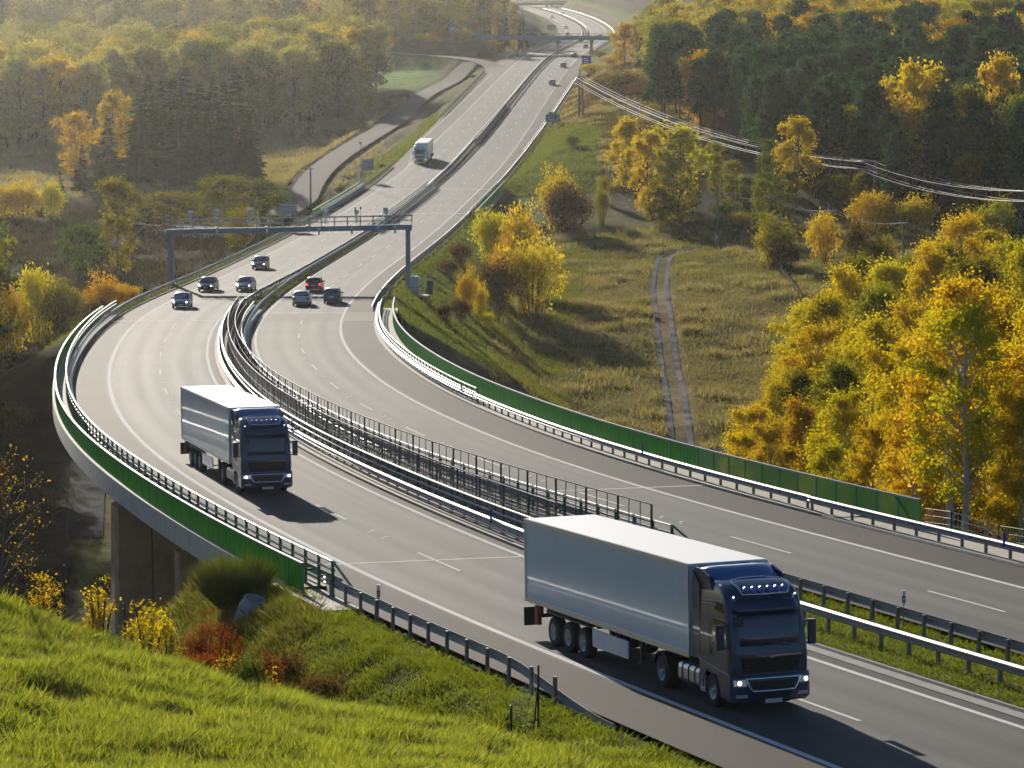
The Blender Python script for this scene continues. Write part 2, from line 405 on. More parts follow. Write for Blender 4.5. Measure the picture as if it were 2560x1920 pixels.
for key, (pl, hw) in LANES.items():
    mk = (GY > 470) & (GY < 1060) & (GX > -130) & (GX < 70) & ~((offsets(GX, GY)[0] > -oL(GY) - .5) & (offsets(GX, GY)[1] < oR(GY) + .5)); d_, z_ = seg_dist(GX[mk], GY[mk], pl); GZ[mk] = np.where(d_ < hw + 3.2, np.minimum(GZ[mk], z_ - .25 - .35 * (1 - sm(hw, hw + 3.2, d_))), GZ[mk])
# land cover: what grows where (cover colours, shade painted into left slope and valley)
def cover(x, y, z):
    c = np.zeros(x.shape + (3,)); c[:] = (.085, .085, .032)
    def mix(w, col):
        nonlocal c; c = c * (1 - w[..., None]) + np.array(col) * w[..., None]
    oa, ob = offsets(x, y); dl = -oL(y) - oa; dr = ob - oR(y)
    b = bumps(x * .7 + 31, y * .7); b2 = bumps(x * .25, y * .25 + 17)
    # meadow right of the viaduct, dry
    w = sm(2, 12, dr) * sm(270, 300, y) * (1 - sm(500, 540, y)); mix(w, (.15, .115, .045))
    mix(w * sm(.0, .25, b), (.24, .18, .085)); mix(w * sm(.05, .3, -b2), (.10, .105, .03)); mix(w * sm(.1, .3, b2 + .3 * b), (.15, .075, .03))
    # forest floor on the right hillside
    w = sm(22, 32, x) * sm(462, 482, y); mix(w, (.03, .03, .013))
    w = (dr > 0) * sm(520, 580, y) * (1 - sm(32, 44, x)); mix(w, (.055, .06, .024)); mix(w * sm(0, .3, b), (.09, .07, .035))
    w = (dr > 0) * (1 - sm(16, 26, dr)) * sm(528, 545, y) * (1 - sm(640, 700, y)); mix(w, (.06, .095, .026))
    # left side
    w = (dl > 2) * sm(560, 640, y) * (1 - sm(760, 800, y)); mix(w, (.21, .16, .085)); mix(w * sm(.05, .3, b2), (.11, .105, .045))
    w = (dl > 2) * (1 - sm(540, 580, y)) * sm(280, 330, y); mix(w, (.02, .021, .01))  # dark growth, darkened further to stand for tree shade on this slope
    w = (dl > 2) * sm(860, 900, y); mix(w * .8, (.05, .055, .025))
    # valley floor, darkened in colour to stand for shade
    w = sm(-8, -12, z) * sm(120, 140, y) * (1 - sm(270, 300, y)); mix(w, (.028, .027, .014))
    # embankment turf
    w = (1 - sm(4, 10, np.maximum(dl, 0))) * (dl > 0) * sm(300, 320, y); mix(w, (.12, .14, .035))
    w = (1 - sm(9, 16, np.maximum(dr, 0))) * (dr > 0) * sm(295, 310, y); mix(w, (.10, .135, .03))
    # near: verge, median, knoll
    w = (1 - sm(118, 124, y)); mix(w, (.065, .085, .018)); mix(w * sm(0, .25, b), (.085, .07, .026))
    w = ((dl <= 0) & (dr <= 0)).astype(float); mix(w, (.11, .12, .035)); mix(w * sm(.05, .3, b), (.16, .11, .045))
    f_ = hit(1000, 195, 500, 1300); w = np.exp(-((x - f_.x) / 12) ** 4 - ((y - f_.y) / 48) ** 4); mix(w, (.16, .27, .04))
    return c
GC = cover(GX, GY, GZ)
ii = np.arange(len(ys) * nu).reshape(len(ys), nu)
GF = np.stack([ii[:-1, :-1], ii[:-1, 1:], ii[1:, 1:], ii[1:, :-1]], -1).reshape(-1, 4)
def ground_mat():
    m, nt, N, L = newmat('ground_cover')
    out = N.new('ShaderNodeOutputMaterial'); p = N.new('ShaderNodeBsdfPrincipled'); L.new(p.outputs[0], out.inputs[0])
    p.inputs['Roughness'].default_value = 1.; p.inputs['Specular IOR Level'].default_value = .02
    at = N.new('ShaderNodeAttribute'); at.attribute_name = 'cover'; tc = N.new('ShaderNodeTexCoord')
    a = nd(N, 'ShaderNodeTexNoise', Scale=.35, Detail=8., Roughness=.7); L.new(tc.outputs['Object'], a.inputs['Vector'])
    b = nd(N, 'ShaderNodeTexNoise', Scale=4., Detail=5., Roughness=.7); L.new(tc.outputs['Object'], b.inputs['Vector'])
    r1 = nd(N, 'ShaderNodeMapRange'); r1.inputs[1].default_value = .3; r1.inputs[2].default_value = .7; r1.inputs[3].default_value = .55; r1.inputs[4].default_value = 1.5; L.new(a.outputs[0], r1.inputs[0])
    r2 = nd(N, 'ShaderNodeMapRange'); r2.inputs[1].default_value = .3; r2.inputs[2].default_value = .7; r2.inputs[3].default_value = .6; r2.inputs[4].default_value = 1.4; L.new(b.outputs[0], r2.inputs[0])
    mu = nd(N, 'ShaderNodeMath', operation='MULTIPLY'); L.new(r1.outputs[0], mu.inputs[0]); L.new(r2.outputs[0], mu.inputs[1])
    vm = nd(N, 'ShaderNodeVectorMath', operation='SCALE'); L.new(at.outputs['Color'], vm.inputs[0]); L.new(mu.outputs[0], vm.inputs['Scale'])
    hs = nd(N, 'ShaderNodeHueSaturation'); r3 = nd(N, 'ShaderNodeMapRange'); r3.inputs[1].default_value = .3; r3.inputs[2].default_value = .7; r3.inputs[3].default_value = .47; r3.inputs[4].default_value = .53
    c3 = nd(N, 'ShaderNodeTexNoise', Scale=.12, Detail=4.); L.new(tc.outputs['Object'], c3.inputs['Vector']); L.new(c3.outputs[0], r3.inputs[0]); L.new(r3.outputs[0], hs.inputs['Hue'])
    L.new(vm.outputs[0], hs.inputs['Color']); L.new(hs.outputs[0], p.inputs['Base Color'])
    bp = nd(N, 'ShaderNodeBump', Strength=.9, Distance=.25); L.new(b.outputs[0], bp.inputs['Height']); L.new(bp.outputs[0], p.inputs['Normal'])
    return m
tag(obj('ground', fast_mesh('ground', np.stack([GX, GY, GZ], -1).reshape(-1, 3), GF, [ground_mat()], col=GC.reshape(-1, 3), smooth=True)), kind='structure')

# ------------------------------------------------------------------ carriageways
def road_mat(name, base, shoulder):
    """asphalt; UV: u = metres from the lane line, v = metres along"""
    m, nt, N, L = newmat(name)
    out = N.new('ShaderNodeOutputMaterial'); p = N.new('ShaderNodeBsdfPrincipled'); L.new(p.outputs[0], out.inputs[0])
    uv = N.new('ShaderNodeUVMap'); uv.uv_map = 'UVMap'; sx = N.new('ShaderNodeSeparateXYZ'); L.new(uv.outputs[0], sx.inputs[0])
    tc = N.new('ShaderNodeTexCoord')
    # polished wheel paths
    mp = N.new('ShaderNodeMapping'); mp.inputs['Scale'].default_value = (1, .012, 1); L.new(uv.outputs[0], mp.inputs[0])
    n1 = nd(N, 'ShaderNodeTexNoise', Scale=1.1, Detail=3.); L.new(mp.outputs[0], n1.inputs['Vector'])
    ab = nd(N, 'ShaderNodeMath', operation='ABSOLUTE'); L.new(sx.outputs[0], ab.inputs[0])
    wv = nd(N, 'ShaderNodeMath', operation='MULTIPLY'); wv.inputs[1].default_value = 2 * math.pi / 1.875; L.new(ab.outputs[0], wv.inputs[0])
    cs = nd(N, 'ShaderNodeMath', operation='COSINE'); L.new(wv.outputs[0], cs.inputs[0])
    w2 = nd(N, 'ShaderNodeMapRange'); w2.inputs[1].default_value = -1; w2.inputs[2].default_value = 1; w2.inputs[3].default_value = 1.09; w2.inputs[4].default_value = .88; L.new(cs.outputs[0], w2.inputs[0])
    st = nd(N, 'ShaderNodeMapRange'); st.inputs[1].default_value = .3; st.inputs[2].default_value = .7; st.inputs[3].default_value = .78; st.inputs[4].default_value = 1.22; L.new(n1.outputs[0], st.inputs[0])
    n2 = nd(N, 'ShaderNodeTexNoise', Scale=.08, Detail=5.); L.new(tc.outputs['Object'], n2.inputs['Vector'])
    s2 = nd(N, 'ShaderNodeMapRange'); s2.inputs[1].default_value = .3; s2.inputs[2].default_value = .7; s2.inputs[3].default_value = .85; s2.inputs[4].default_value = 1.15; L.new(n2.outputs[0], s2.inputs[0])
    n3 = nd(N, 'ShaderNodeTexNoise', Scale=18., Detail=3.); L.new(tc.outputs['Object'], n3.inputs['Vector'])
    s3 = nd(N, 'ShaderNodeMapRange'); s3.inputs[1].default_value = .3; s3.inputs[2].default_value = .7; s3.inputs[3].default_value = .8; s3.inputs[4].default_value = 1.2; L.new(n3.outputs[0], s3.inputs[0])
    def mul(a, b):
        k = nd(N, 'ShaderNodeMath', operation='MULTIPLY'); L.new(a, k.inputs[0]); L.new(b, k.inputs[1]); return k.outputs[0]
    lane = mul(w2.outputs[0], st.outputs[0]); allv = mul(s2.outputs[0], s3.outputs[0])
    # traffic lanes against hard shoulder
    gt = nd(N, 'ShaderNodeMapRange'); gt.inputs[1].default_value = 3.7; gt.inputs[2].default_value = 4.1; L.new(ab.outputs[0], gt.inputs[0])
    va = nd(N, 'ShaderNodeVectorMath', operation='SCALE'); va.inputs[0].default_value = base; L.new(lane, va.inputs['Scale'])
    mx = nd(N, 'ShaderNodeMix', data_type='RGBA'); L.new(gt.outputs[0], mx.inputs[0]); L.new(va.outputs[0], mx.inputs[6]); mx.inputs[7].default_value = (*shoulder, 1)
    vb = nd(N, 'ShaderNodeVectorMath', operation='SCALE'); L.new(mx.outputs[2], vb.inputs[0]); L.new(allv, vb.inputs['Scale'])
    L.new(vb.outputs[0], p.inputs['Base Color'])
    rr = nd(N, 'ShaderNodeMapRange'); rr.inputs[1].default_value = .7; rr.inputs[2].default_value = 1.3; rr.inputs[3].default_value = .83; rr.inputs[4].default_value = .78; L.new(lane, rr.inputs[0])
    rm = nd(N, 'ShaderNodeMix'); L.new(gt.outputs[0], rm.inputs[0]); L.new(rr.outputs[0], rm.inputs[2]); rm.inputs[3].default_value = .8
    L.new(rm.outputs[0], p.inputs['Roughness']); spm = nd(N, 'ShaderNodeMix'); L.new(gt.outputs[0], spm.inputs[0]); spm.inputs[2].default_value = .13; spm.inputs[3].default_value = .07; L.new(spm.outputs[0], p.inputs['Specular IOR Level'])
    n4 = nd(N, 'ShaderNodeTexNoise', Scale=60., Detail=2.); L.new(tc.outputs['Object'], n4.inputs['Vector'])
    bp = nd(N, 'ShaderNodeBump', Strength=.35, Distance=.012); L.new(n4.outputs[0], bp.inputs['Height']); L.new(bp.outputs[0], p.inputs['Normal'])
    return m
M_ROAD = road_mat('asphalt', (.066, .065, .065), (.047, .041, .037))
M_PAINT = mat('road_paint', (.60, .60, .57), .9, spec=.06, var=.18, scale=3.)
M_CONC = mat('concrete', (.40, .365, .31), .85, spec=.2, var=.18, scale=2., bump=.3, dirt=(.25, .22, .18))
M_CONCD = mat('weathered_concrete', (.28, .265, .245), .9, spec=.15, var=.2, scale=1.2, bump=.3, dirt=(.17, .16, .14))
M_GRAVEL = mat('grey_gravel', (.12, .12, .128), 1., spec=.03, var=.3, scale=9., bump=.6)
M_LANE = mat('lane_asphalt', (.115, .105, .098), .95, spec=.05, var=.15, scale=1.5, bump=.2)

def ribbon(side, offs, hs, Y, uvs=True):
    """offs: list of scalars or functions of Y; returns V, F, uv"""
    P = []; Uu = []; s = np.concatenate([[0], np.cumsum(np.hypot(np.diff(CX[side](Y)), np.diff(Y)))])
    for o, h in zip(offs, hs):
        ov = o(Y) if callable(o) else np.full(len(Y), float(o)); P.append(pt(side, ov, Y, h)); Uu.append(np.stack([ov, s], 1))
    n = len(Y); k = len(offs); V = np.stack(P, 1).reshape(-1, 3); UV = np.stack(Uu, 1).reshape(-1, 2)
    i = np.arange(n * k).reshape(n, k)
    F = np.stack([i[:-1, :-1], i[:-1, 1:], i[1:, 1:], i[1:, :-1]], -1).reshape(-1, 4)
    return V, F, UV
def quads_on(side, rects, h):
    V = []; F = []
    for o0, o1, ya, yb in rects:
        b = len(V); V += [pt(side, o0, ya, h), pt(side, o1, ya, h), pt(side, o1, yb, h), pt(side, o0, yb, h)]; F.append((b, b + 1, b + 2, b + 3))
    return np.array(V), np.array(F)
ROADS = {}
for side in 'LR':
    Y = ystep(52, 2150, 1.0)
    offs = [lambda y: -oL(y), -5, -3.75, -2, 0, 2, 3.75, lambda y: iL(y)] if side == 'L' else [lambda y: -iR(y), -3.75, -2, 0, 2, 3.75, 5, lambda y: oR(y)]
    V, F, UV = ribbon(side, offs, [0] * 8, Y)
    road = tag(obj('road', fast_mesh('road', V, F, [M_ROAD], uv=UV)), kind='structure')
    ROADS[side] = road
    # painted lines
    Vs = []; Fs = []; nb = 0
    def put(V, F):
        global nb
        Vs.append(V); Fs.append(F + nb); nb += len(V)
    out = -3.75 if side == 'L' else 3.75
    V, F, _ = ribbon(side, [out - .125, out + .125], [.005, .005], ystep(52, 2100)); put(V, F)
    V, F, _ = ribbon(side, [-out - .11, -out + .11], [.005, .005], ystep(52, 2100)); put(V, F)
    # dashes: 6 m painted, period 18 m, phase read from the photograph
    y0 = 302.9 if side == 'R' else 244.2
    ysd = np.linspace(52, 2000, 9000); P = pt(side, 0, ysd); s = np.concatenate([[0], np.cumsum(np.linalg.norm(np.diff(P, axis=0), axis=1))])
    s0 = np.interp(y0, ysd, s); S = np.arange(s0 % 18 - 18, s[-1] - 20, 18)
    yat = lambda q: np.interp(q, s, ysd)
    rects = []
    for q in S:
        if q < 3: continue
        rects.append((-.075, .075, float(yat(q - 3)), float(yat(q + 3))))
        if 112 < yat(q) < 620:                              # the worn glue marks of old studs, in pairs
            for dq in (7.9, 10.1):
                for a, b in ((-.2, -.07), (.07, .2)):
                    rects.append((a, b, float(yat(q + dq + (a > 0) * .5)), float(yat(q + dq + .34 + (a > 0) * .5))))
    V, F = quads_on(side, rects, .006); put(V, F)
    if side == 'L':   # dotted line of the acceleration lane
        q0, q1 = np.interp(575, ysd, s), np.interp(900, ysd, s)
        V, F = quads_on('L', [(-3.75 - oL(yat(q)) * 0 - 0.12 - 3.4 * float(sm(585, 660, yat(q))), -3.5 - 3.4 * float(sm(585, 660, yat(q))), float(yat(q)), float(yat(q + 1.6))) for q in np.arange(q0, q1, 3.6)], .006); put(V, F)
    else:
        V, F, _ = ribbon('R', [lambda y: oR(y) - .75 - .12, lambda y: oR(y) - .75 + .12], [.006, .006], ystep(640, 870)); put(V, F)
    # transverse joints
    js = {'L': (121.5, 286.5, 482, 540), 'R': (147, 297.5, 482, 540)}[side]
    for j in js:
        V, F = quads_on(side, [(-oL(j) if side == 'L' else -iR(j), iL(j) if side == 'L' else oR(j), j, j + (.22 if j < 200 else .45))], .004); put(V, F)
    tag(obj('road_marking', fast_mesh('road_marking', np.concatenate(Vs), np.concatenate(Fs), [M_PAINT])), kind='structure')
# pale concrete strip across the right carriageway at the far joint
V, F, UV = ribbon('R', [lambda y: -iR(y), 0, lambda y: oR(y) - .1], [.003] * 3, np.linspace(286.5, 296.5, 12))
tag(obj('road_joint_strip', fast_mesh('road_joint_strip', V, F, [mat('pale_joint_concrete', (.15, .135, .115), .85, spec=.1, var=.15, scale=1.)])), kind='structure')

def poly_road(name, pl, hw, m, h=.0):
    P = np.array(pl, float); t = np.concatenate([[0], np.cumsum(np.linalg.norm(np.diff(P[:, :2], axis=0), axis=1))])
    q = np.linspace(0, t[-1], int(t[-1] / 3) + 2)
    k = [spline(t, P[:, i])(q) if len(P) > 2 else np.interp(q, t, P[:, i]) for i in range(3)]
    C = np.stack(k, 1); T = np.gradient(C, axis=0); nrm = np.stack([T[:, 1], -T[:, 0]], 1); nrm /= np.linalg.norm(nrm, axis=1)[:, None]
    V = []
    for sgn in (-1, -.3, .3, 1):
        p = C.copy(); p[:, :2] += nrm * hw * sgn; p[:, 2] += h; V.append(p)
    V = np.stack(V, 1).reshape(-1, 3); i = np.arange(len(V)).reshape(-1, 4)
    F = np.stack([i[:-1, :-1], i[:-1, 1:], i[1:, 1:], i[1:, :-1]], -1).reshape(-1, 4)
    return tag(obj(name, fast_mesh(name, V, F, [m])), kind='structure')
poly_road('service_road', LANES['service'][0], 2.7, M_LANE, .08)
poly_road('lane', LANES['underpass'][0], 1.9, M_LANE, .08)
poly_road('ramp_road', LANES['ramp'][0], 3.2, M_LANE, .1)
# two-rut gravel track over the meadow
nx, ny = np.gradient(ty), -np.gradient(tx); nn = np.hypot(nx, ny); nx, ny = nx / nn, ny / nn
Vr = []; Fr = []
for c in (-.85, .85):
    b = len(Vr) * 0 + sum(len(a) for a in Vr); cols = []
    for e in (-.36, 0, .36):
        w = c + e + (.10 * np.sin(q * 1.9 + e * 9 + c) + .08 * np.sin(q * 4.3 + e * 5)) * (e != 0); x, y = tx + nx * w, ty + ny * w
        cols.append(np.stack([x, y, ground(x, y) - .10], 1))
    A = np.stack(cols, 1).reshape(-1, 3); i = np.arange(len(A)).reshape(-1, 3) + b
    Vr.append(A); Fr.append(np.stack([i[:-1, :-1], i[:-1, 1:], i[1:, 1:], i[1:, :-1]], -1).reshape(-1, 4))
tag(obj('track', fast_mesh('track', np.concatenate(Vr), np.concatenate(Fr), [M_GRAVEL])), kind='structure')
TRACK = np.stack([tx, ty], 1)
# ------------------------------------------------------------------ metals and paints
M_ZINC = mat('galvanised_steel', (.30, .31, .33), .55, metal=.55, var=.15, scale=3., dirt=(.28, .26, .25))
M_ZINCD = mat('weathered_steel', (.20, .205, .22), .5, metal=.6, var=.2, scale=4.)
M_GREEN = mat('green_paint', (.03, .19, .02), .42, var=.12, scale=1.2, coat=.15, dirt=(.04, .14, .03))
M_DGREEN = mat('dark_green_paint', (.012, .15, .06), .42, var=.15, scale=2.)
M_BLACK = mat('black_plastic', (.012, .012, .013), .5)
M_WHITE = mat('white_plastic', (.72, .72, .7), .45, var=.05)
M_BLUE = mat('blue_reflector', (.01, .03, .42), .35)
M_FENCE = mat('dark_fence_paint', (.035, .04, .05), .45, var=.2)

def panel_mat(name, col, tr):
    m, nt, N, L = newmat(name); out = N.new('ShaderNodeOutputMaterial'); p = N.new('ShaderNodeBsdfPrincipled'); t = N.new('ShaderNodeBsdfTranslucent'); ms = N.new('ShaderNodeMixShader')
    tc = N.new('ShaderNodeTexCoord'); oi = N.new('ShaderNodeObjectInfo'); nz = nd(N, 'ShaderNodeTexNoise', Scale=1.5, Detail=4.); L.new(tc.outputs['Object'], nz.inputs['Vector'])
    mr = nd(N, 'ShaderNodeMapRange'); mr.inputs[3].default_value = .8; mr.inputs[4].default_value = 1.15; ad = nd(N, 'ShaderNodeMath', operation='MULTIPLY_ADD'); ad.inputs[1].default_value = .3; L.new(oi.outputs['Random'], ad.inputs[0]); L.new(nz.outputs[0], ad.inputs[2]); L.new(ad.outputs[0], mr.inputs[0])
    sc = nd(N, 'ShaderNodeVectorMath', operation='SCALE'); sc.inputs[0].default_value = col; L.new(mr.outputs[0], sc.inputs['Scale']); L.new(sc.outputs[0], p.inputs['Base Color']); L.new(sc.outputs[0], t.inputs[0]); p.inputs['Roughness'].default_value = .35
    ms.inputs[0].default_value = tr; L.new(p.outputs[0], ms.inputs[1]); L.new(t.outputs[0], ms.inputs[2]); L.new(ms.outputs[0], out.inputs[0]); return m
M_GPAN = panel_mat('green_translucent_panel', (.04, .60, .018), .58)
M_GRIB = mat('green_rib', (.06, .36, .05), .5)
def mesh_glass(name, col, alpha, sx, sz):
    """wire or bar infill: real holes by a fine periodic mask in object space"""
    m, nt, N, L = newmat(name); out = N.new('ShaderNodeOutputMaterial'); p = N.new('ShaderNodeBsdfPrincipled')
    p.inputs['Base Color'].default_value = (*col, 1); p.inputs['Roughness'].default_value = .5
    tc = N.new('ShaderNodeTexCoord'); mp = N.new('ShaderNodeMapping'); mp.inputs['Scale'].default_value = (sx, sx, sz); L.new(tc.outputs['Object'], mp.inputs[0])
    s = N.new('ShaderNodeSeparateXYZ'); L.new(mp.outputs[0], s.inputs[0]); ms = []
    for k in (1, 2):
        f = nd(N, 'ShaderNodeMath', operation='FRACT'); L.new(s.outputs[k], f.inputs[0])
        c = nd(N, 'ShaderNodeMath', operation='LESS_THAN'); c.inputs[1].default_value = alpha; L.new(f.outputs[0], c.inputs[0]); ms.append(c.outputs[0])
    mx = nd(N, 'ShaderNodeMath', operation='MAXIMUM'); L.new(ms[0], mx.inputs[0]); L.new(ms[1], mx.inputs[1])
    t = N.new('ShaderNodeBsdfTransparent'); sh = N.new('ShaderNodeMixShader'); L.new(mx.outputs[0], sh.inputs[0]); L.new(t.outputs[0], sh.inputs[1]); L.new(p.outputs[0], sh.inputs[2])
    L.new(sh.outputs[0], out.inputs[0]); return m
M_MESH = mesh_glass('steel_mesh', (.09, .09, .10), .22, 18, 18)
M_MESHL = mesh_glass('wire_mesh', (.14, .15, .16), .10, 7, 12)

def frame_at(side, off, y, h=0.):
    p = pt(side, off, y, h); a, b = heading(side, y); return p, a, b

# unit meshes
def wbeam_profile():
    f = [(0, .43), (.05, .455), (.085, .49), (.085, .535), (.02, .575), (.02, .605), (.085, .645), (.085, .69), (.05, .725), (0, .75)]
    return f + [(x - .014, z) for x, z in reversed(f)]
def sweep(name, side, off, Y, prof, m, flip=1, dz=0., ramp=None):
    """profile (lateral, height) swept along an offset curve; closed profile"""
    n = len(prof); V = []
    for a, b in prof:
        o = (off(Y) if callable(off) else np.full(len(Y), float(off))) + flip * a
        hh = np.full(len(Y), b + dz)
        if ramp is not None: hh = hh - ramp(Y)
        V.append(pt(side, o, Y, hh))
    V = np.stack(V, 1).reshape(-1, 3); i = np.arange(len(V)).reshape(len(Y), n); j = np.roll(i, -1, axis=1)
    F = np.stack([i[:-1], j[:-1], j[1:], i[1:]], -1).reshape(-1, 4)
    if flip < 0: F = F[:, ::-1]
    return fast_mesh(name, V, F, [m])
_post = {}
def post_mesh(key, w, d, h, m, sink=.25):
    if key not in _post:
        b = MB(); b.rbox((0, 0, (h - sink) / 2), (w, d, h + sink), .012, 0); _post[key] = b.mesh('post', m)
    return _post[key]

def guardrail(label, side, off, y0, y1, face, ground_rel=True, m=None, indiv=True, step=2.0, end=None, group='steel guard rails'):
    """W-beam on posts. face=+1: beam to the right of its posts"""
    yc = (y0 + y1) / 2; o0 = off(yc) if callable(off) else off
    root = empty('guardrail', tuple(pt(side, o0, yc)), label=label, cat='guard rail', group=group); B = Vector(root.location)
    Y = ystep(y0, y1, 1.0); ramp = None
    if end == 'near': ramp = lambda q: .72 * (1 - sm(y0, y0 + 9, q))
    me = sweep('rail', side, off, Y, wbeam_profile(), m or M_ZINC, face, ramp=ramp); o = obj('rail', me, root); o.location = -B
    off_f = off if callable(off) else (lambda q: off)
    yp = by_length(side, o0, y0 + .4, y1, step)
    if end == 'near': yp = yp[yp > y0 + 3.5]
    pm = post_mesh('rail_post', .10, .14, .74, M_ZINCD)
    if indiv and len(yp) <= 100:
        for q in yp:
            p, a, b = frame_at(side, float(off_f(q)) - face * .07, q); obj('post', pm, root, Vector(p) - B - Vector((0, 0, .02)), (0, 0, a))
    else:
        mb = MB()
        for q in yp:
            p, a, b = frame_at(side, float(off_f(q)) - face * .07, q); p = Vector(p) - B; mb.box((p.x, p.y, p.z + .22), (.07, .13, 1.0), 0, (0, 0, a))
        tag(mb.build('post', M_ZINCD, root), kind='stuff')
    return root

def railing(label, side, off, y0, y1, h=1.4, face=1, group='green safety barriers on the viaduct', brace=True, beams=3, m=None, step=2.0):
    """green posts, twin top tube, W-beams on the road side"""
    yc = (y0 + y1) / 2
    root = empty('safety_barrier', tuple(pt(side, off, yc)), label=label, cat='barrier', group=group); B = Vector(root.location)
    Y = ystep(y0, y1, 1.0); m = m or M_DGREEN
    r = .045; circ = [(r * math.cos(t), r * math.sin(t)) for t in np.linspace(0, 2 * math.pi, 9)[:-1]]
    for k, (hh, ww) in enumerate(((h - .05, .07), (h - .36, .05))):
        me = sweep('handrail', side, off + face * .02, Y, [(a * 1.4, b + hh) for a, b in circ], M_ZINC, face); obj('handrail', me, root, -B)
    me = sweep('rail', side, off + face * .28, Y, wbeam_profile(), M_ZINC, face); obj('rail', me, root, -B)
    sl = [(a, b) for a, b in ((0, .28), (.05, .28), (.05, .36), (0, .36))]
    obj('lower_rail', sweep('lower_rail', side, off + face * .26, Y, sl, M_ZINC, face), root, -B)
    if ('p', h) not in _post:
        b = MB(); b.rbox((0, 0, (h - .1) / 2), (.10, .13, h + .1), .012, 0); b.box((face * .14, 0, .58), (.22, .06, .1), 0); b.box((0, 0, .01), (.26, .24, .03), 0)
        _post[('p', h)] = b.mesh('post', m)
    yp = by_length(side, off, y0 + .1, y1, step)
    if len(yp) > 100: yp = by_length(side, off, y0 + .1, y1, step * len(yp) / 99)
    for q in yp:
        p, a, _ = frame_at(side, off, q); o = obj('post', _post[('p', h)], root, Vector(p) - B, (0, 0, a))
        if face < 0: o.rotation_euler = (0, 0, a + math.pi)
    if brace:
        mb = MB(); p0 = Vector(pt(side, off, y0, h - .04)) - B; p1 = Vector(pt(side, off + face * .1, y0 - 2.3, .62)) - B
        mb.tube([p0, p1], .05, 8); mb.build('brace', m, root)
    return root

M_GMESH = mesh_glass('perforated_green_panel', (.02, .36, .03), .42, 16, 16)
M_GPOST = mat('green_post', (.02, .30, .10), .45)
def parapet(label, side, off, y0, y1, h=1.05, group='solid green parapets', step=2.05, near_mesh=0, inf=None):
    yc = (y0 + y1) / 2
    root = empty('parapet', tuple(pt(side, off, yc)), label=label, cat='parapet', group=group); B = Vector(root.location)
    Y = ystep(y0, y1, 1.0)
    cap = [(-.06, h), (.06, h), (.06, h + .07), (-.06, h + .07)]
    obj('handrail', sweep('handrail', side, off, Y, cap, M_ZINC), root, -B)
    yp = by_length(side, off, y0, y1, step)
    if len(yp) > 100: yp = by_length(side, off, y0, y1, step * len(yp) / 99)
    P = pt(side, off, yp)
    if near_mesh:
        b = MB(); b.box((0, step / 2, (h + .06) / 2 + .03), (.02, step - .035, h - .10)); wm = b.mesh('panel', M_GMESH)
        mb = MB(); mb.tube([Vector(pt(side, off - .05, y0 + .3, .1)) - B, Vector(pt(side, off - .05, y0 + 2.2, h)) - B], .05, 8); mb.build('brace', M_GPOST, root)
    b = MB(); b.box((0, step / 2, (h + .06) / 2 + .03), (.035, step - .035, h - .10), 0)
    for k in range(3): b.box((.0, step * (.25 + .25 * k), (h + .06) / 2 + .03), (.075, .035, h - .12), 1)
    pm = b.mesh('panel', [inf or M_GPAN, M_GRIB])
    post = MB(); post.rbox((0, 0, (h - .1) / 2), (.08, .09, h + .1), .01); post.box((0, 0, .01), (.2, .2, .025)); qm = post.mesh('post', M_GPOST)
    for i in range(len(P)):
        a, pi = heading(side, yp[i])
        obj('post', qm, root, Vector(P[i]) - B, (0, 0, a))
        if i + 1 < len(P):
            d = Vector(P[i + 1]) - Vector(P[i]); o = obj('panel', wm if yp[i] < near_mesh else pm, root, Vector(P[i]) - B, (math.asin(d.z / d.length), 0, -math.atan2(d.x, d.y))); o.scale = (1, d.length / step, 1)
    return root

def screen(label, side, off, y0, y1, h, infill, thick=1.0, thin=True):
    """tall dark screen fence along the gap between the decks"""
    yc = (y0 + y1) / 2
    root = empty('screen_fence', tuple(pt(side, off, yc)), label=label, cat='fence', group='screen fences along the gap between the decks'); B = Vector(root.location)
    Y = ystep(y0, y1, 1.0)
    for nm, hh in (('top_rail', h), ('mid_rail', h - .72), ('mid_rail', .42)):
        obj(nm, sweep(nm, side, off, Y, [(-.025, hh - .02), (.025, hh - .02), (.025, hh + .025), (-.025, hh + .025)], M_ZINCD if hh == h else M_FENCE), root, -B)
    yp = by_length(side, off, y0, y1, 3.6)
    pm = MB().rbox((0, 0, (h - .3) / 2), (.07, .10, h + .3), .01).mesh('post', M_FENCE)
    for q in yp:
        p, a, _ = frame_at(side, off, q); obj('post', pm, root, Vector(p) - B, (0, 0, a))
    mb = MB()
    for q0, q1 in zip(yp[:-1], yp[1:]):
        for t in (.333, .667):
            p, a, _ = frame_at(side, off, q0 + (q1 - q0) * t); p = Vector(p) - B; mb.box((p.x, p.y, p.z + h / 2), (.03, .035, h), 0, (0, 0, a))
    tag(mb.build('bar', M_FENCE, root), kind='stuff')
    if infill:
        P = pt(side, off, yp); b = MB(); b.box((0, 1.8, (h + .3) / 2), (.012, 3.5, h - .5)); im = b.mesh('infill', infill)
        for i in range(len(P) - 1):
            d = Vector(P[i + 1]) - Vector(P[i]); o = obj('infill', im, root, Vector(P[i]) - B, (math.asin(d.z / d.length), 0, -math.atan2(d.x, d.y))); o.scale = (1, d.length / 3.6, 1)
    return root

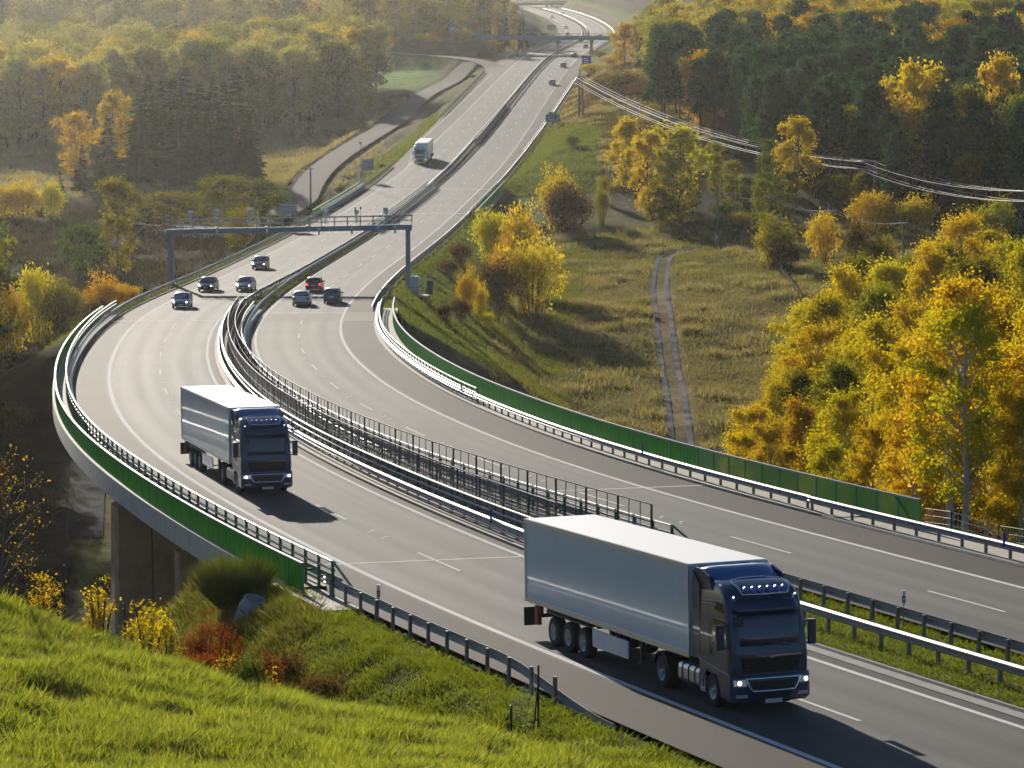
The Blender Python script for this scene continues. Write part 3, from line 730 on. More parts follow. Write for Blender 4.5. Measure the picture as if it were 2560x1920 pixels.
# ------------------------------------------------------------------ decks
def slab(side, name, o0, o1, y0, y1, z0, z1, m, parent, B, prof=None):
    Y = ystep(y0, y1, 1.5)
    pr = prof or [(o0, z0), (o1, z0), (o1, z1), (o0, z1)]
    me = sweep(name, side, 0, Y, pr, m); o = obj(name, me, parent, -B)
    for ye, rev in ((y0, 0), (y1, 1)):
        pass
    return o
def deck(side, label, y0, y1, e0, e1, cat='bridge', name='viaduct', dk=1.7, piers=(), group=None):
    """box girder under the sheet of asphalt, edge beams, kerbs, walkway and piers"""
    yc = (y0 + y1) / 2; root = empty(name, tuple(pt(side, 0, yc, -dk)), label=label, cat=cat, group=group); B = Vector(root.location)
    a0, a1 = (-6.3, 4.35) if side == 'L' else (-4.3, 6.8)
    slab(side, 'deck', 0, 0, y0, y1, 0, 0, M_CONCD, root, B, [(e0 + .25, -.06), (e1 - .25, -.06), (e1 - .3, -.32), (e1 - 2.4, -.55), (e1 - 2.9, -dk), (e0 + 2.9, -dk), (e0 + 2.4, -.55), (e0 + .3, -.32)])
    for o, s in ((e0, 1), (e1, -1)):
        k = (a0 if o == e0 else a1)
        slab(side, 'edge_beam', 0, 0, y0 - 1, y1 + 1, 0, 0, M_BEAM, root, B, [(o, -.85 if abs(o) > 6.7 else -.5), (o + s * .28, -.85 if abs(o) > 6.7 else -.5), (o + s * .28, .12), (k + 0, .13), (k, -.03), (k, -.03), (o + s * .3, -.03 + 0.0), (o, .14)][:0] or [(o, -.85), (o + s * .27, -.85), (o + s * .27, .14), (o, .14)])
        w0, w1 = sorted((o + s * .272, k))
        slab(side, 'kerb', 0, 0, y0 - 2, y1 + 2, 0, 0, M_CONC, root, B, [(w0, -.10), (w1, -.10), (w1, .115), (w0, .12)])
    for (py, o, w, d) in piers:
        p = Vector(pt(side, o, py, -dk)); g = ground(np.array([p.x]), np.array([p.y]))[0]; a, _ = heading(side, py); h = p.z - g + 2
        mb = MB(); c = p - B; t = .86
        mb.loft([[Vector((x * w / 2 * k, yy * d / 2 * k, z)) for x, yy in ((-1, -.72), (-.86, -1), (.86, -1), (1, -.72), (1, .72), (.86, 1), (-.86, 1), (-1, .72))] for z, k in ((-h, 1.18), (0, 1.0))])
        o_ = mb.build('pier', M_PIER, root); o_.location = c; o_.rotation_euler = (0, 0, a)
    for ye in (y0, y1):     # abutments
        p = Vector(pt(side, (e0 + e1) / 2, ye + (1.2 if ye == y1 else -1.2), -.5)); a, _ = heading(side, ye); mb = MB()
        mb.box((0, 0, -2.2), (e1 - e0 - .3, 1.6, 4.3)); mb.box((0, (.9 if ye == y1 else -.9), -1.2), (e1 - e0 - .2, .5, 2.3))
        o_ = mb.build('abutment', M_CONCD, root); o_.location = p - B; o_.rotation_euler = (0, 0, a)
    return root
M_BEAM = mat('edge_beam_concrete', (.52, .49, .43), .85, spec=.15, var=.12, scale=.6, dirt=(.40, .36, .30), dscale=.9)
M_PIER = mat('pier_concrete', (.52, .33, .18), .9, spec=.15, var=.2, scale=.8, bump=.2, dirt=(.17, .14, .11), dscale=.5)  # tan concrete, made warmer to hold light bounced from the grass
E0 = {'L': -7.7, 'R': -5.6}; E1 = {'L': 5.6, 'R': 8.8}
deck('L', 'curved concrete viaduct deck on tall piers carrying the oncoming carriageway', VIA['L'][0] - 4, VIA['L'][1], E0['L'], E1['L'], piers=[(157, -6.2, 1.9, 2.2), (157, 2.0, 2.3, 2.2), (139.5, -6.2, 1.5, .9), (139.5, 2.2, 1.5, .9), (180, -1, 4.6, 1.6), (212, -1, 4.6, 1.6), (248, -1, 4.6, 1.6)])
deck('R', 'concrete viaduct deck carrying the carriageway away beside the meadow', VIA['R'][0] - 5, VIA['R'][1], E0['R'], E1['R'], piers=[(172, 1.5, 4.6, 1.6), (205, 1.5, 4.6, 1.6), (240, 1.5, 4.6, 1.6), (272, 1.5, 4.6, 1.6)])
deck('L', 'short bridge under the white lorry lane with green parapet on its left', SB[0], SB[1], -7.6, 5.3, piers=[(500, 0, 8, 1.2), (522, 0, 8, 1.2)])
deck('R', 'short bridge with lit green parapet above the shaded grass slope', SB[0], SB[1], -5.2, 8.0, piers=[(500, 0, 9, 1.2), (522, 0, 9, 1.2)])

# ------------------------------------------------------------------ barriers on the big viaducts
parapet('solid bright green parapet on the outer edge of the curved viaduct, nearest the grass', 'L', -7.5, 114, 291, 1.1)
railing('dark green post barrier with steel rails on the outside of the viaduct curve', 'L', -6.75, 112.5, 296, 1.4, 1)
parapet('solid green parapet on the far edge of the right viaduct below the yellow birches', 'R', 8.6, 128.5, 301, 1.3, near_mesh=152)
railing('green post barrier with pale steel rails inside the far part of the right viaduct curve', 'R', 7.35, 196, 303, 1.1, -1, brace=False)
guardrail('pale steel guard rail along the right viaduct below the solid green parapet', 'R', 7.2, 136, 196, -1)
railing('green post barrier with steel rails inside the curve of the oncoming carriageway', 'L', 4.95, 122, 292, 1.3, -1)
railing('green post barrier with end brace behind the roof of the nearest lorry', 'R', -4.95, 124.5, 296, 1.3, 1)
screen('shorter dark mesh fence on the inner edge of the oncoming deck', 'L', 5.45, 122.5, 293, 2.05, M_MESH)
screen('taller dark barred fence on the inner edge of the right deck', 'R', -5.45, 125.5, 292, 2.05, None)
# ------------------------------------------------------------------ guard rails off the viaducts
guardrail('guard rail on dark posts beside the grass verge, dipping into the ground', 'L', -6.75, 86, 114, 1, end='near')
guardrail('guard rail on the meadow side beside the last birches', 'R', lambda q: np.interp(q, [60, 118, 137], [7.2, 7.2, 7.1]), 62, 136, -1)
guardrail('nearer of the two guard rails in the grass median behind the nearest lorry', 'L', lambda q: np.interp(q, [60, 104, 123], [6.9, 6.9, 5.2]), 60, 122, -1)
guardrail('farther of the two guard rails in the grass median, carrying a delineator post', 'R', lambda q: np.interp(q, [60, 122, 127], [-5.3, -5.3, -5.2]), 62, 125, 1)
guardrail('guard rail on the outer verge by the foot of the gantry column', 'L', -6.6, 290, 385, 1)
guardrail('guard rail on the outer verge between the gantry and the short bridge', 'L', -6.6, 385, 478, 1)
guardrail('dark guard rail beside the gantry column on the embankment of the yellow bushes', 'R', 6.5, 299, 385, -1)
guardrail('guard rail on the embankment between the yellow bushes and the short bridge', 'R', 6.5, 385, 480, -1)
guardrail('left guard rail of the grass median under the gantry', 'L', 4.75, 288, 440, -1, step=1.7)
guardrail('right guard rail of the grass median under the gantry', 'R', -4.75, 290, 440, 1, step=1.7)
guardrail('left median guard rail beside the white lorry', 'L', 4.75, 541, 660, -1, indiv=False)
guardrail('right median guard rail beside the white lorry', 'R', -4.75, 541, 660, 1, indiv=False)
guardrail('guard rail ending beside the acceleration lane left of the white lorry', 'L', lambda q: -oL(q) - .3, 540, 596, 1, indiv=False)
guardrail('guard rail left of the acceleration lane below the ramp', 'L', lambda q: -oL(q) - .3, 735, 905, 1, indiv=False)
guardrail('guard rail from the short bridge to the green exit sign', 'R', lambda q: oR(q) + .3, 541, 690, -1, indiv=False)
guardrail('guard rail behind the green exit sign beside the exit lane', 'R', lambda q: oR(q) + .3, 690, 872, -1, indiv=False)
guardrail('distant median guard rail between the concrete wall and the overpass, left side', 'L', 4.7, 765, 1000, -1, indiv=False)
guardrail('distant median guard rail between the concrete wall and the overpass, right side', 'R', -4.4, 765, 1000, 1, indiv=False)
guardrail('pale guard rail on the far bend beyond the overpass, in the median', 'R', -5.2, 1040, 1950, 1, indiv=False, step=8)
guardrail('pale guard rail on the outside of the far bend beyond the overpass', 'R', 6.8, 1040, 1950, -1, indiv=False, step=8)
guardrail('guard rail beside the oncoming lanes just beyond the overpass', 'L', lambda q: -oL(q) - .3, 990, 1080, 1, indiv=False, step=6)
# short bridge
parapet('green parapet of the short bridge on the white lorry side', 'L', -7.35, 474, 545, 1.1, step=2.05)
railing('pale steel barrier inside the green parapet of the short bridge', 'L', -6.6, 478, 541, 1.1, 1, brace=False, group='green safety barriers on the short bridge')
parapet('bright green parapet of the short bridge above the shaded slope', 'R', 7.8, 470, 545, 1.1)
railing('dark green post barrier of the short bridge beside the exit side lane', 'R', 6.7, 474, 543, 1.2, -1, brace=False, group='green safety barriers on the short bridge')
railing('left of the two green barriers in the median of the short bridge', 'L', 4.7, 440, 543, 1.4, -1, brace=False, group='green safety barriers on the short bridge')
railing('right of the two green barriers in the median of the short bridge', 'R', -4.7, 440, 543, 1.4, 1, brace=False, group='green safety barriers on the short bridge')
# concrete wall in the far median
bw = empty('barrier_wall', tuple(pt('R', -5.2, 705)), label='pale concrete barrier wall in the far median', cat='barrier'); Bq = Vector(bw.location)
obj('wall', sweep('wall', 'R', -5.2, ystep(655, 765, 2), [(-.3, 0), (.3, 0), (.2, .25), (.1, 1.25), (-.1, 1.25), (-.2, .25)], M_CONC), bw, -Bq)
# gutters and kerb strips of the near median and of the right verge
def strip(name, label, side, prof, y0, y1, m):
    Y = ystep(y0, y1); me = sweep(name, side, 0, Y, prof, m); o = obj(name, me); tag(o, kind='structure'); return o
strip('gutter', '', 'L', [(4.42, -.1), (5.1, -.1), (5.1, .10), (4.98, .10), (4.94, .015), (4.6, .012), (4.42, .02)], 60, 119, M_CONCD)
strip('kerb', '', 'R', [(6.7, -.1), (7.15, -.1), (7.15, .10), (6.75, .10), (6.7, .02)], 112, 134, M_CONCD)
strip('pavement', '', 'R', [(7.2, -.2), (9.1, -.25), (9.1, .05), (7.2, .09)], 116, 136, M_CONC)
strip('pavement', '', 'L', [(-7.95, -.25), (-6.6, -.2), (-6.6, .05), (-7.95, .02)], 109.5, 117, M_CONC)
strip('pavement', '', 'L', [(-8.2, -.3), (-6.5, -.2), (-6.5, .08), (-8.2, .06)], 288, 294, M_CONC)
strip('pavement', '', 'R', [(6.95, -.3), (8.9, -.3), (8.9, .06), (6.95, .08)], 299, 304, M_CONC)

# ------------------------------------------------------------------ delineator posts and reflectors
def delineator(label, p, rz=0., h=1.15, group='white delineator posts with black bands'):
    r = empty('delineator_post', tuple(p), (0, 0, rz), label, 'delineator post', group)
    mb = MB(); lo_ = h - .5 if h > 1.15 else -.2; mb.rbox((0, 0, (h + lo_) / 2), (.12, .10, h - lo_), .03)
    mb.build('post', M_WHITE, r)
    if lo_ > 0: mb = MB(); mb.box((0, .02, lo_ / 2), (.03, .03, lo_)); mb.build('stake', M_ZINCD, r)
    mb = MB(); mb.rbox((0, 0, h - .30), (.126, .106, .22), .03); mb.box((0, -.055, h - .30), (.05, .008, .12), 1); mb.build('band', [M_BLACK, M_WHITE], r)
    return r
delineator('white delineator post with black band on the near guard rail by the grass verge', pt('L', -6.8, 106.8, .05), 0, 1.22)
delineator('white delineator post with black band on the median guard rail right of the lorry', pt('R', -5.15, 104.6, .05), 0, 1.24)
for i, (s, o, y, l) in enumerate((('L', -7.6, 321, 'left of the curve cars'), ('L', -7.6, 352, 'just behind the gantry leg'), ('L', -7.6, 385, 'on the outer verge past the gantry'), ('R', 7.6, 322, 'beside the gantry cabinet'), ('R', 7.6, 410, 'above the yellow bushes'), ('L', 5.5, 322, 'in the median by the silver saloon'), ('L', 5.5, 352, 'in the median under the gantry'), ('L', -9.4, 640, 'on the verge beyond the white lorry'), ('L', -9.7, 690, 'on the far verge left of the acceleration lane'))):
    delineator('small white delineator post with black band ' + l, pt(s, o, y, -.1), 0, 1.15)
for i, (s, o, y, l) in enumerate((('R', 7.0, 119, 'near end of the right parapet'), ('R', 7.0, 156, 'steel rails below the birches'), ('R', 7.0, 200, 'curved right barrier above the meadow'), ('R', 7.0, 292, 'far right end of the barrier'), ('L', 4.6, 128.5, 'barrier behind the near lorry'), ('R', -4.6, 129, 'end of the barred fence'), ('L', 4.6, 171, 'barrier beside the second lorry'), ('L', -6.4, 240, 'outer barrier on the curve'), ('L', -6.4, 286, 'far end of the outer barrier'))):
    r = empty('reflector', tuple(pt(s, o, y, .55)), label='small blue reflector post on the ' + l, cat='reflector', group='blue reflectors on the barriers')
    mb = MB(); mb.rbox((0, 0, .32), (.10, .07, .62), .025); mb.build('reflector_body', M_BLUE, r)
# ------------------------------------------------------------------ vehicles.  local frame: +Y forward, +X its right, z = 0 on the road
def paint(name, col, rough=.28, coat=.6, metal=.0): return mat(name, col, rough, metal=metal, var=.05, scale=2., coat=coat)
M_TYRE = mat('tyre_rubber', (.018, .018, .019), .8, var=.2, scale=8.)
M_RIM = mat('wheel_steel', (.42, .41, .40), .35, metal=.7, var=.15, dirt=(.2, .18, .16), dscale=4.)
M_CHROME = mat('chrome', (.75, .76, .78), .15, metal=1., var=.03)
M_CHASSIS = mat('chassis_black', (.02, .02, .021), .6, var=.3)
M_GRILLE = mat('grille_mesh_black', (.012, .009, .008), .5, bump=.3)
M_LAMP = mat('headlamp_on', (.8, .8, .78), .2, emit=(1, .82, .6), es=4.)
M_LAMPW = mat('headlamp_on_white', (.8, .8, .8), .2, emit=(1, .95, .9), es=9.)
M_MARK = mat('marker_lamp_white', (.8, .8, .8), .3, emit=(1, .97, .95), es=1.5)
M_LENS = mat('lamp_lens', (.55, .57, .6), .12, metal=.3, coat=.8)
M_BLENS = mat('blue_tinted_lens', (.05, .12, .5), .12, coat=.8)
M_TAIL = mat('tail_lamp', (.42, .015, .015), .25, coat=.6)
M_BRAKE = mat('brake_lamp_on', (.6, .02, .02), .25, emit=(1, .05, .03), es=1.5)
M_PLATE = mat('number_plate', (.62, .64, .66), .45, var=.03)
M_TRAILER = mat('trailer_white_sky_tint', (.68, .77, .84), .2, var=.04, scale=.6, coat=.5, dirt=(.62, .70, .76), dscale=.7, bump=.06)  # blue sky reflection put into the white base colour
M_SEAM = mat('panel_seam_grey', (.54, .64, .72), .4)
M_TROOF = mat('trailer_roof_white', (.78, .77, .74), .5, var=.05)
M_TANK = mat('brushed_aluminium', (.58, .6, .63), .32, metal=.8, var=.08)
M_RED = mat('red_paint', (.25, .02, .02), .5)
def glassmat(name, col=(.012, .016, .02), rough=.06):
    return mat(name, col, rough, spec=.8, var=.05, coat=.5)
M_GLASS = glassmat('dark_glass')
M_AMBER = glassmat('amber_cabin_glass', (.10, .06, .008), .1)
M_WIND = glassmat('windscreen_glass', (.035, .045, .055), .05)

def wheel(parent, x, y, r, w, name='wheel', dual=False, rim=None):
    """x: outer face plane sign gives the side"""
    s = 1 if x > 0 else -1
    t = MB(); hw = w / 2
    t.lathe([(r * .56, -hw), (r * .80, -hw), (r * .95, -hw * .86), (r, -hw * .6), (r, hw * .6), (r * .95, hw * .86), (r * .80, hw), (r * .56, hw)], 24, 0, 'x')
    o = t.build(name, M_TYRE, parent); o.location = (x - s * hw, y, r)
    m = MB(); h = s * hw
    m.lathe([(0, h * .62), (r * .16, h * .62), (r * .18, h * .45), (r * .34, h * .35), (r * .46, h * .55), (r * .52, h * .95), (r * .58, h * .97), (r * .58, -h * .3)], 20, 0, 'x')
    m.lathe([(0, h * .95), (r * .12, h * .92), (r * .15, h * .6)], 12, 0, 'x')
    for k in range(8 if r > .4 else 5):
        a = 2 * math.pi * k / (8 if r > .4 else 5); m.lathe([(0, h * .60), (r * .035, h * .60), (r * .035, h * .4)], 6, 0, 'x', (0, math.cos(a) * r * .25, math.sin(a) * r * .25))
    m.build('rim', rim or M_RIM, o)
    return o

def lorry(label, front, rz, pitch, body, lightbar=True, cabz=0., group='articulated lorries', tm=None, simple=False):
    root = empty('lorry', tuple(front), (pitch, 0, rz), label, 'lorry', group)
    mB, mD = body[:2]; tm = tm or M_TRAILER
    # y = 0 front bumper, negative to the rear
    TF = -2.95; TL = 13.6; TW = 2.55; y0, y1 = TF - TL, TF
    t = MB(); yc = (y0 + y1) / 2
    t.rbox((0, yc, 2.62), (TW - .02, TL - .02, 2.70), .05, 0)
    o = t.build('trailer_box', tm, root)
    e = MB()                                                   # aluminium edge profiles
    for x in (-1, 1):
        e.box((x * (TW / 2 + .002), yc, 3.93), (.03, TL + .01, .12)); e.box((x * (TW / 2 + .004), yc, 1.31), (.035, TL + .01, .16))
        for yy in (y0 + .04, y1 - .04): e.box((x * (TW / 2 + .003), yy, 2.62), (.032, .1, 2.5))
    e.box((0, y1 + .012, 3.93), (TW, .03, .12)); e.box((0, y0 - .012, 3.93), (TW, .03, .12)); e.build('edge_profile', M_TANK, o)
    rf = MB(); rf.box((0, yc, 3.985), (TW - .06, TL - .06, .03)); rf.build('roof', M_TROOF, o)
    d = MB()
    for x in (-.63, .63): d.box((x, y0 - .02, 2.6), (1.22, .03, 2.5))
    for x in (-.9, -.3, .3, .9): d.tube([(x, y0 - .05, 1.4), (x, y0 - .05, 3.8)], .02, 6)
    d.build('rear_door', tm, root)
    c = MB()
    for x in (-.45, .45): c.box((x, yc + .1, 1.08), (.12, TL - .4, .34))
    for k in range(6): c.box((0, y0 + 1.2 + k * 2.2, 1.1), (1.9, .1, .2))
    c.box((0, y0 + .15, .72), (2.3, .12, .14)); c.box((-.8, y0 + .22, .95), (.1, .2, .5)); c.box((.8, y0 + .22, .95), (.1, .2, .5))
    c.box((-.42, -3.3, .82), (.2, 4.6, .3)); c.box((.42, -3.3, .82), (.2, 4.6, .3)); c.box((0, -1.0, .62), (1.7, 1.8, .5))
    c.box((0, y1 - 1.5, 1.18), (1.0, 1.2, .12))
    c.build('chassis', M_CHASSIS, root)
    for s in (-1, 1):
        m = MB(); m.box((s * 1.12, y0 + .1, .72), (.5, .04, .62)); m.build('mudflap', M_BLACK, root)
        m = MB(); m.rbox((s * 1.19, y0 + .95, .86), (.16, .32, .62), .05, axis=2); m.build('extinguisher_box', M_RED, root)
        for k in range(3): wheel(root, s * 1.25, y0 + 2.45 + k * 1.31, .50, .36)
        m = MB(); m.prism([(y0 + 1.85, 1.12), (y0 + 1.9, 1.06), (y0 + 5.6, 1.06), (y0 + 5.65, 1.12)], s * .86, s * 1.25); m.build('mudguard', M_CHASSIS, root)
        m = MB(); m.rbox((s * 1.22, y0 + 7.35, .78), (.05, 2.9, .56), .02, axis=0); m.build('side_guard', M_TRAILER, root)
        m = MB(); m.box((s * 1.0, y0 + 9.4, .85), (.12, .14, .8)); m.box((s * 1.0, y0 + 9.4, .44), (.24, .26, .06)); m.build('landing_leg', M_CHASSIS, root)
        wheel(root, s * 1.24, -5.15, .51, .58)
        m = MB(); pr = [(math.cos(a) * .62, math.sin(a) * .62) for a in np.linspace(.25, math.pi - .25, 9)]
        V = [(s * .7, -5.15 + a, .51 + b) for a, b in pr] + [(s * 1.26, -5.15 + a, .51 + b) for a, b in pr] + [(s * 1.26, -5.15 + a * .93, .51 + b * .93) for a, b in pr]
        n = len(pr); m.add(V, [(i, i + 1, n + i + 1, n + i) for i in range(n - 1)] + [(n + i, n + i + 1, 2 * n + i + 1, 2 * n + i) for i in range(n - 1)]); m.build('mudguard', M_CHASSIS, root)
        wheel(root, s * 1.22, -1.45, .50, .34)
        m = MB(); m.rbox((s * 1.02, -3.05, .72), (.5, 1.5, .58), .14, axis=1)
        tk = m.build('fuel_tank', M_TANK, root); m = MB()
        for yy in (-3.5, -3.05, -2.6): m.rbox((s * 1.02, yy, .72), (.53, .06, .61), .15, axis=1)
        m.build('tank_strap', M_CHASSIS, tk)
        m = MB()
        for zz in (.45, .8): m.box((s * 1.1, -2.12, zz), (.3, .32, .04)); 
        m.box((s * 1.2, -2.12, .62), (.05, .34, .5)); m.build('step', M_TANK, root)
    m = MB(); m.tube([(-.2, -3.1, 1.15), (-.2, -3.1, 2.0), (0, -2.7, 1.8)], .03, 6); m.box((0, -2.9, 1.0), (.9, .5, .12)); m.build('coupling', M_CHASSIS, root)
    # ---- cab: rings of a plan outline that change with height
    hw = 1.22; yb = -2.28
    def ring(z, yf, w, rr, bulge=.10):
        P = [(-w, yb), (-w, yf - rr - .25)]
        for k in range(5):
            a = math.pi - k * math.pi / 8; P.append((-w + rr + rr * math.cos(a), yf - rr - bulge * .6 + rr * math.sin(a)))
        P.append((0, yf + bulge * .15))
        P += [(-x, y) for x, y in reversed(P[:-1])]
        return [Vector((x, y, z)) for x, y in P]
    cab = MB()
    lv = [(1.0, -.05, hw, .16), (1.55, -.03, hw, .16), (1.82, -.06, hw, .17), (2.35, -.16, hw - .005, .18), (2.85, -.30, hw - .02, .2), (3.05, -.36, hw - .03, .22), (3.28, -.44, hw - .045, .24), (3.46, -.62, hw - .08, .28), (3.6, -.95, hw - .14, .3), (3.66, -1.35, hw - .24, .3)]
    cab.loft([ring(*l) for l in lv], 0, True)
    cb = cab.build('cab', mB, root)
    for p in cb.data.polygons: p.use_smooth = True
    try: cb.data.set_sharp_from_angle(angle=R(38))
    except Exception: pass
    # lower skirt with wheel-arch cut, from side profile
    for s in (-1, 1):
        m = MB(); arch = [(-1.45 + .62 * math.cos(a), .5 + .62 * math.sin(a)) for a in np.linspace(0, math.pi, 11)]
        pts = [(-.14, .38), (-.14, 1.02), (-2.28, 1.22), (-2.28, .82)] + [(-2.1, .62)] + list(reversed(arch)) + [(-.82, .38)]
        m.prism(pts, s * 1.06, s * 1.255); k = m.build('wing', mB, root, bevel=.012)
        m = MB(); m.prism([(-2.28, 1.23), (-2.28, 1.33), (-.2, 1.1), (-.2, 1.0)], s * 1.1, s * 1.265); m.build('side_trim', mB, root, bevel=.02)
    b = MB()                                                      # bumper
    def brow(z, yf, w): return [Vector((x, y, z)) for x, y in ((-w, -.55), (-w, -.16), (-w + .14, yf - .04), (-.6, yf + .03), (0, yf + .05), (.6, yf + .03), (w - .14, yf - .04), (w, -.16), (w, -.55))]
    b.loft([brow(.30, -.03, 1.16), brow(.36, .03, 1.24), brow(.72, .06, 1.255), brow(1.04, .03, 1.25), brow(1.10, -.02, 1.22)], 0, True)
    bp = b.build('bumper', mB, root)
    try: bp.data.set_sharp_from_angle(angle=R(40))
    except Exception: pass
    def front_panel(name, pts, m, par, dy=.02, thick=.05, yat=None):
        """pts: lower left, lower right, upper right, upper left (x, z); follows the curve of the front"""
        if pts[0][0] > pts[1][0]: pts = [pts[1], pts[0], pts[3], pts[2]]
        k = MB(); n = 9; R_ = []
        for i in range(n):
            t = i / (n - 1); bt = [pts[0][j] * (1 - t) + pts[1][j] * t for j in (0, 1)]; tp_ = [pts[3][j] * (1 - t) + pts[2][j] * t for j in (0, 1)]; f = lambda q, e: Vector((q[0], yat(q[0], q[1]) + dy - e, q[1]))
            R_.append([f(bt, 0), f(tp_, 0), f(tp_, thick), f(bt, thick)])
        k.loft(R_); return k.build(name, m, par)
    def yc_(x, z):
        L = lv; yf = np.interp(z, [l[0] for l in L], [l[1] for l in L]); return float(yf + .015 - .055 * (abs(x) / 1.0) ** 2 - (.12 * max(0, abs(x) - .98) / .12 if abs(x) > .98 else 0))
    def yb_(x, z): return float(np.interp(z, [.3, .36, .72, 1.04, 1.1], [-.03, .03, .06, .03, -.02]) + .05 - .05 * abs(x) ** 1.5)
    # windscreen, wrap of curved strips
    k = MB(); xs = np.linspace(-1.10, 1.10, 11); zs = np.linspace(1.92, 2.86, 5)
    V = [(x, yc_(x, z) + .012, z) for z in zs for x in xs]; F = [(j * 11 + i, j * 11 + i + 1, (j + 1) * 11 + i + 1, (j + 1) * 11 + i) for j in range(4) for i in range(10)]
    k.add(V, F, 0, True); ws = k.build('windscreen', M_WIND, root)
    ws.modifiers.new('t', 'SOLIDIFY').thickness = .02
    for x in (-.55, .25): 
        k = MB(); k.tube([(x, yc_(x, 1.9) + .05, 1.9), (x + .42, yc_(x + .42, 2.0) + .06, 1.97)], .014, 6); k.build('wiper', M_BLACK, root)
    k = MB(); zs = np.linspace(2.84, 3.24, 4)
    V = [(x, yc_(x, z) + .03 + .05 * (1 - (z - 2.84) / .4), z) for z in zs for x in xs]; F = [(j * 11 + i, j * 11 + i + 1, (j + 1) * 11 + i + 1, (j + 1) * 11 + i) for j in range(3) for i in range(10)]
    k.add(V, F, 0, True); sv = k.build('sun_visor', mD, root); sv.modifiers.new('t', 'SOLIDIFY').thickness = .03
    # grille, chrome bar, lower intakes
    front_panel('grille', [(-.84, 1.16), (.84, 1.16), (.94, 1.58), (-.94, 1.58)], M_GRILLE, root, .03, yat=yc_)
    k = MB()
    for z in (1.26, 1.36, 1.46): k.tube([(x, yc_(x, z) + .045, z) for x in np.linspace(-.86, .86, 7)], .012, 5)
    k.build('grille_bar', M_CHASSIS, root)
    k = MB(); k.loft([[Vector((x, yc_(x, 1.6) + .05, 1.60)), Vector((x, yc_(x, 1.6) + .06, 1.66)), Vector((x, yc_(x, 1.6) - .01, 1.67)), Vector((x, yc_(x, 1.6) - .01, 1.59))] if abs(x) > .14 else [Vector((x, yc_(x, 1.6) + .055, 1.60 - .05 * (1 - abs(x) / .14))), Vector((x, yc_(x, 1.6) + .07, 1.66)), Vector((x, yc_(x, 1.6) - .01, 1.67)), Vector((x, yc_(x, 1.6) - .01, 1.56))] for x in np.linspace(-.96, .96, 29)], 0); k.build('chrome_bar', M_CHROME, root)
    front_panel('lower_grille', [(-.62, .66), (.62, .66), (.72, .92), (-.72, .92)], M_GRILLE, root, .012, yat=yb_)
    k = MB(); k.tube([(x, yb_(x, z) + .02, z) for x, z in ((-.84, .98), (-.78, .8), (-.66, .64), (0, .635), (.66, .64), (.78, .8), (.84, .98))], .035, 6)
    k.tube([(x, yb_(x, 1.0) + .02, 1.0) for x in np.linspace(-.86, .86, 7)], .04, 6); k.build('chrome_bar', M_CHROME, root)
    front_panel('air_intake', [(-.52, .40), (.52, .40), (.60, .58), (-.60, .58)], M_GRILLE, root, .012, yat=yb_)
    for s in (-1, 1):
        a, b_ = sorted((s * .80, s * 1.19)); 
        hl = front_panel('headlight', [(s * .84, .80), (s * 1.2, .80), (s * 1.2, .98), (s * .80, 1.0)], M_LENS, root, .015, yat=lambda x, z: yb_(x, z) - (.05 if abs(x) > 1.1 else 0))
        k = MB(); k.lathe([(0, .03), (.06, .02), (.068, 0)], 16, 0, 'y', (s * 1.04, yb_(1.04, .88) + .0, .89)); k.build('lamp', M_LAMP, hl)
        front_panel('fog_lamp', [(s * .78, .46), (s * 1.12, .46), (s * 1.14, .56), (s * .82, .56)], M_LENS, root, .012, yat=lambda x, z: yb_(x, z) - (.03 if abs(x) > 1.1 else 0))
        k = MB(); k.lathe([(0, .02), (.028, .02), (.028, 0)], 10, 0, 'y', (s * .97, yc_(.97, 3.3) + .02, 3.3)); k.build('marker_lamp', M_MARK, root)
        # door windows, mirrors, handles
        k = MB(); k.prism([(-1.36, 1.98), (-.42, 1.86), (-.52, 2.62), (-1.36, 2.62)], s * 1.20, s * 1.232); k.build('side_window', M_AMBER, root)
        k = MB(); k.prism([(-1.25, 2.86), (-.62, 2.82), (-.7, 3.08), (-1.22, 3.1)], s * 1.16, s * 1.212); k.build('upper_window', M_AMBER, root)
        k = MB(); k.box((s * 1.226, -1.55, 1.62), (.02, .16, .18)); k.build('door_handle', M_BLACK, root)
        k = MB(); k.rbox((s * 1.45, -.38, 2.18), (.26, .16, .72), .06, axis=2); k.box((s * 1.33, -.42, 2.5), (.3, .06, .05)); k.box((s * 1.33, -.42, 1.86), (.3, .06, .05)); k.build('mirror', mB, root, bevel=.015)
        k = MB()
        for z, y in ((3.12, -1.2), (3.02, -1.25)): k.tube([(s * (hw + .0), -2.1, z - .05), (s * (hw - .01), y, z), (s * (hw - .05), y + .45, z - .02)], .025, 6)
        k.build('air_ridge', M_TANK if False else mB, root)
        k = MB(); k.prism([(-2.3, 1.3), (-2.3, 3.5), (-2.78, 3.85), (-2.78, 1.3)], s * 1.17, s * 1.225); k.build('side_fairing', mB, root)
        k = MB(); k.box((s * 1.236, -1.6, 2.3), (.006, .012, 1.6)); k.box((s * 1.236, -.3, 1.55), (.006, .012, .7)); k.build('door_seam', M_BLACK, root)
    k = MB(); k.rbox((.95, yc_(.9, 2.6) + .12, 2.62), (.26, .16, .2), .05); k.build('kerb_mirror', mD, root)
    # roof spoiler
    k = MB(); yp = np.linspace(0, 1, 6); rings = []
    for x in np.linspace(-1.16, 1.16, 9):
        rings.append([Vector((x, -1.5 - .8 * t - .25 * abs(x / 1.16) ** 4, 3.62 + .38 * math.sin(t * math.pi / 2) * (1 - .25 * abs(x / 1.16) ** 6))) for t in yp])
    k.loft(rings, 0, True, closed=False, caps=False); spo = k.build('roof_spoiler', body[2], root); spo.modifiers.new('t', 'SOLIDIFY').thickness = .05
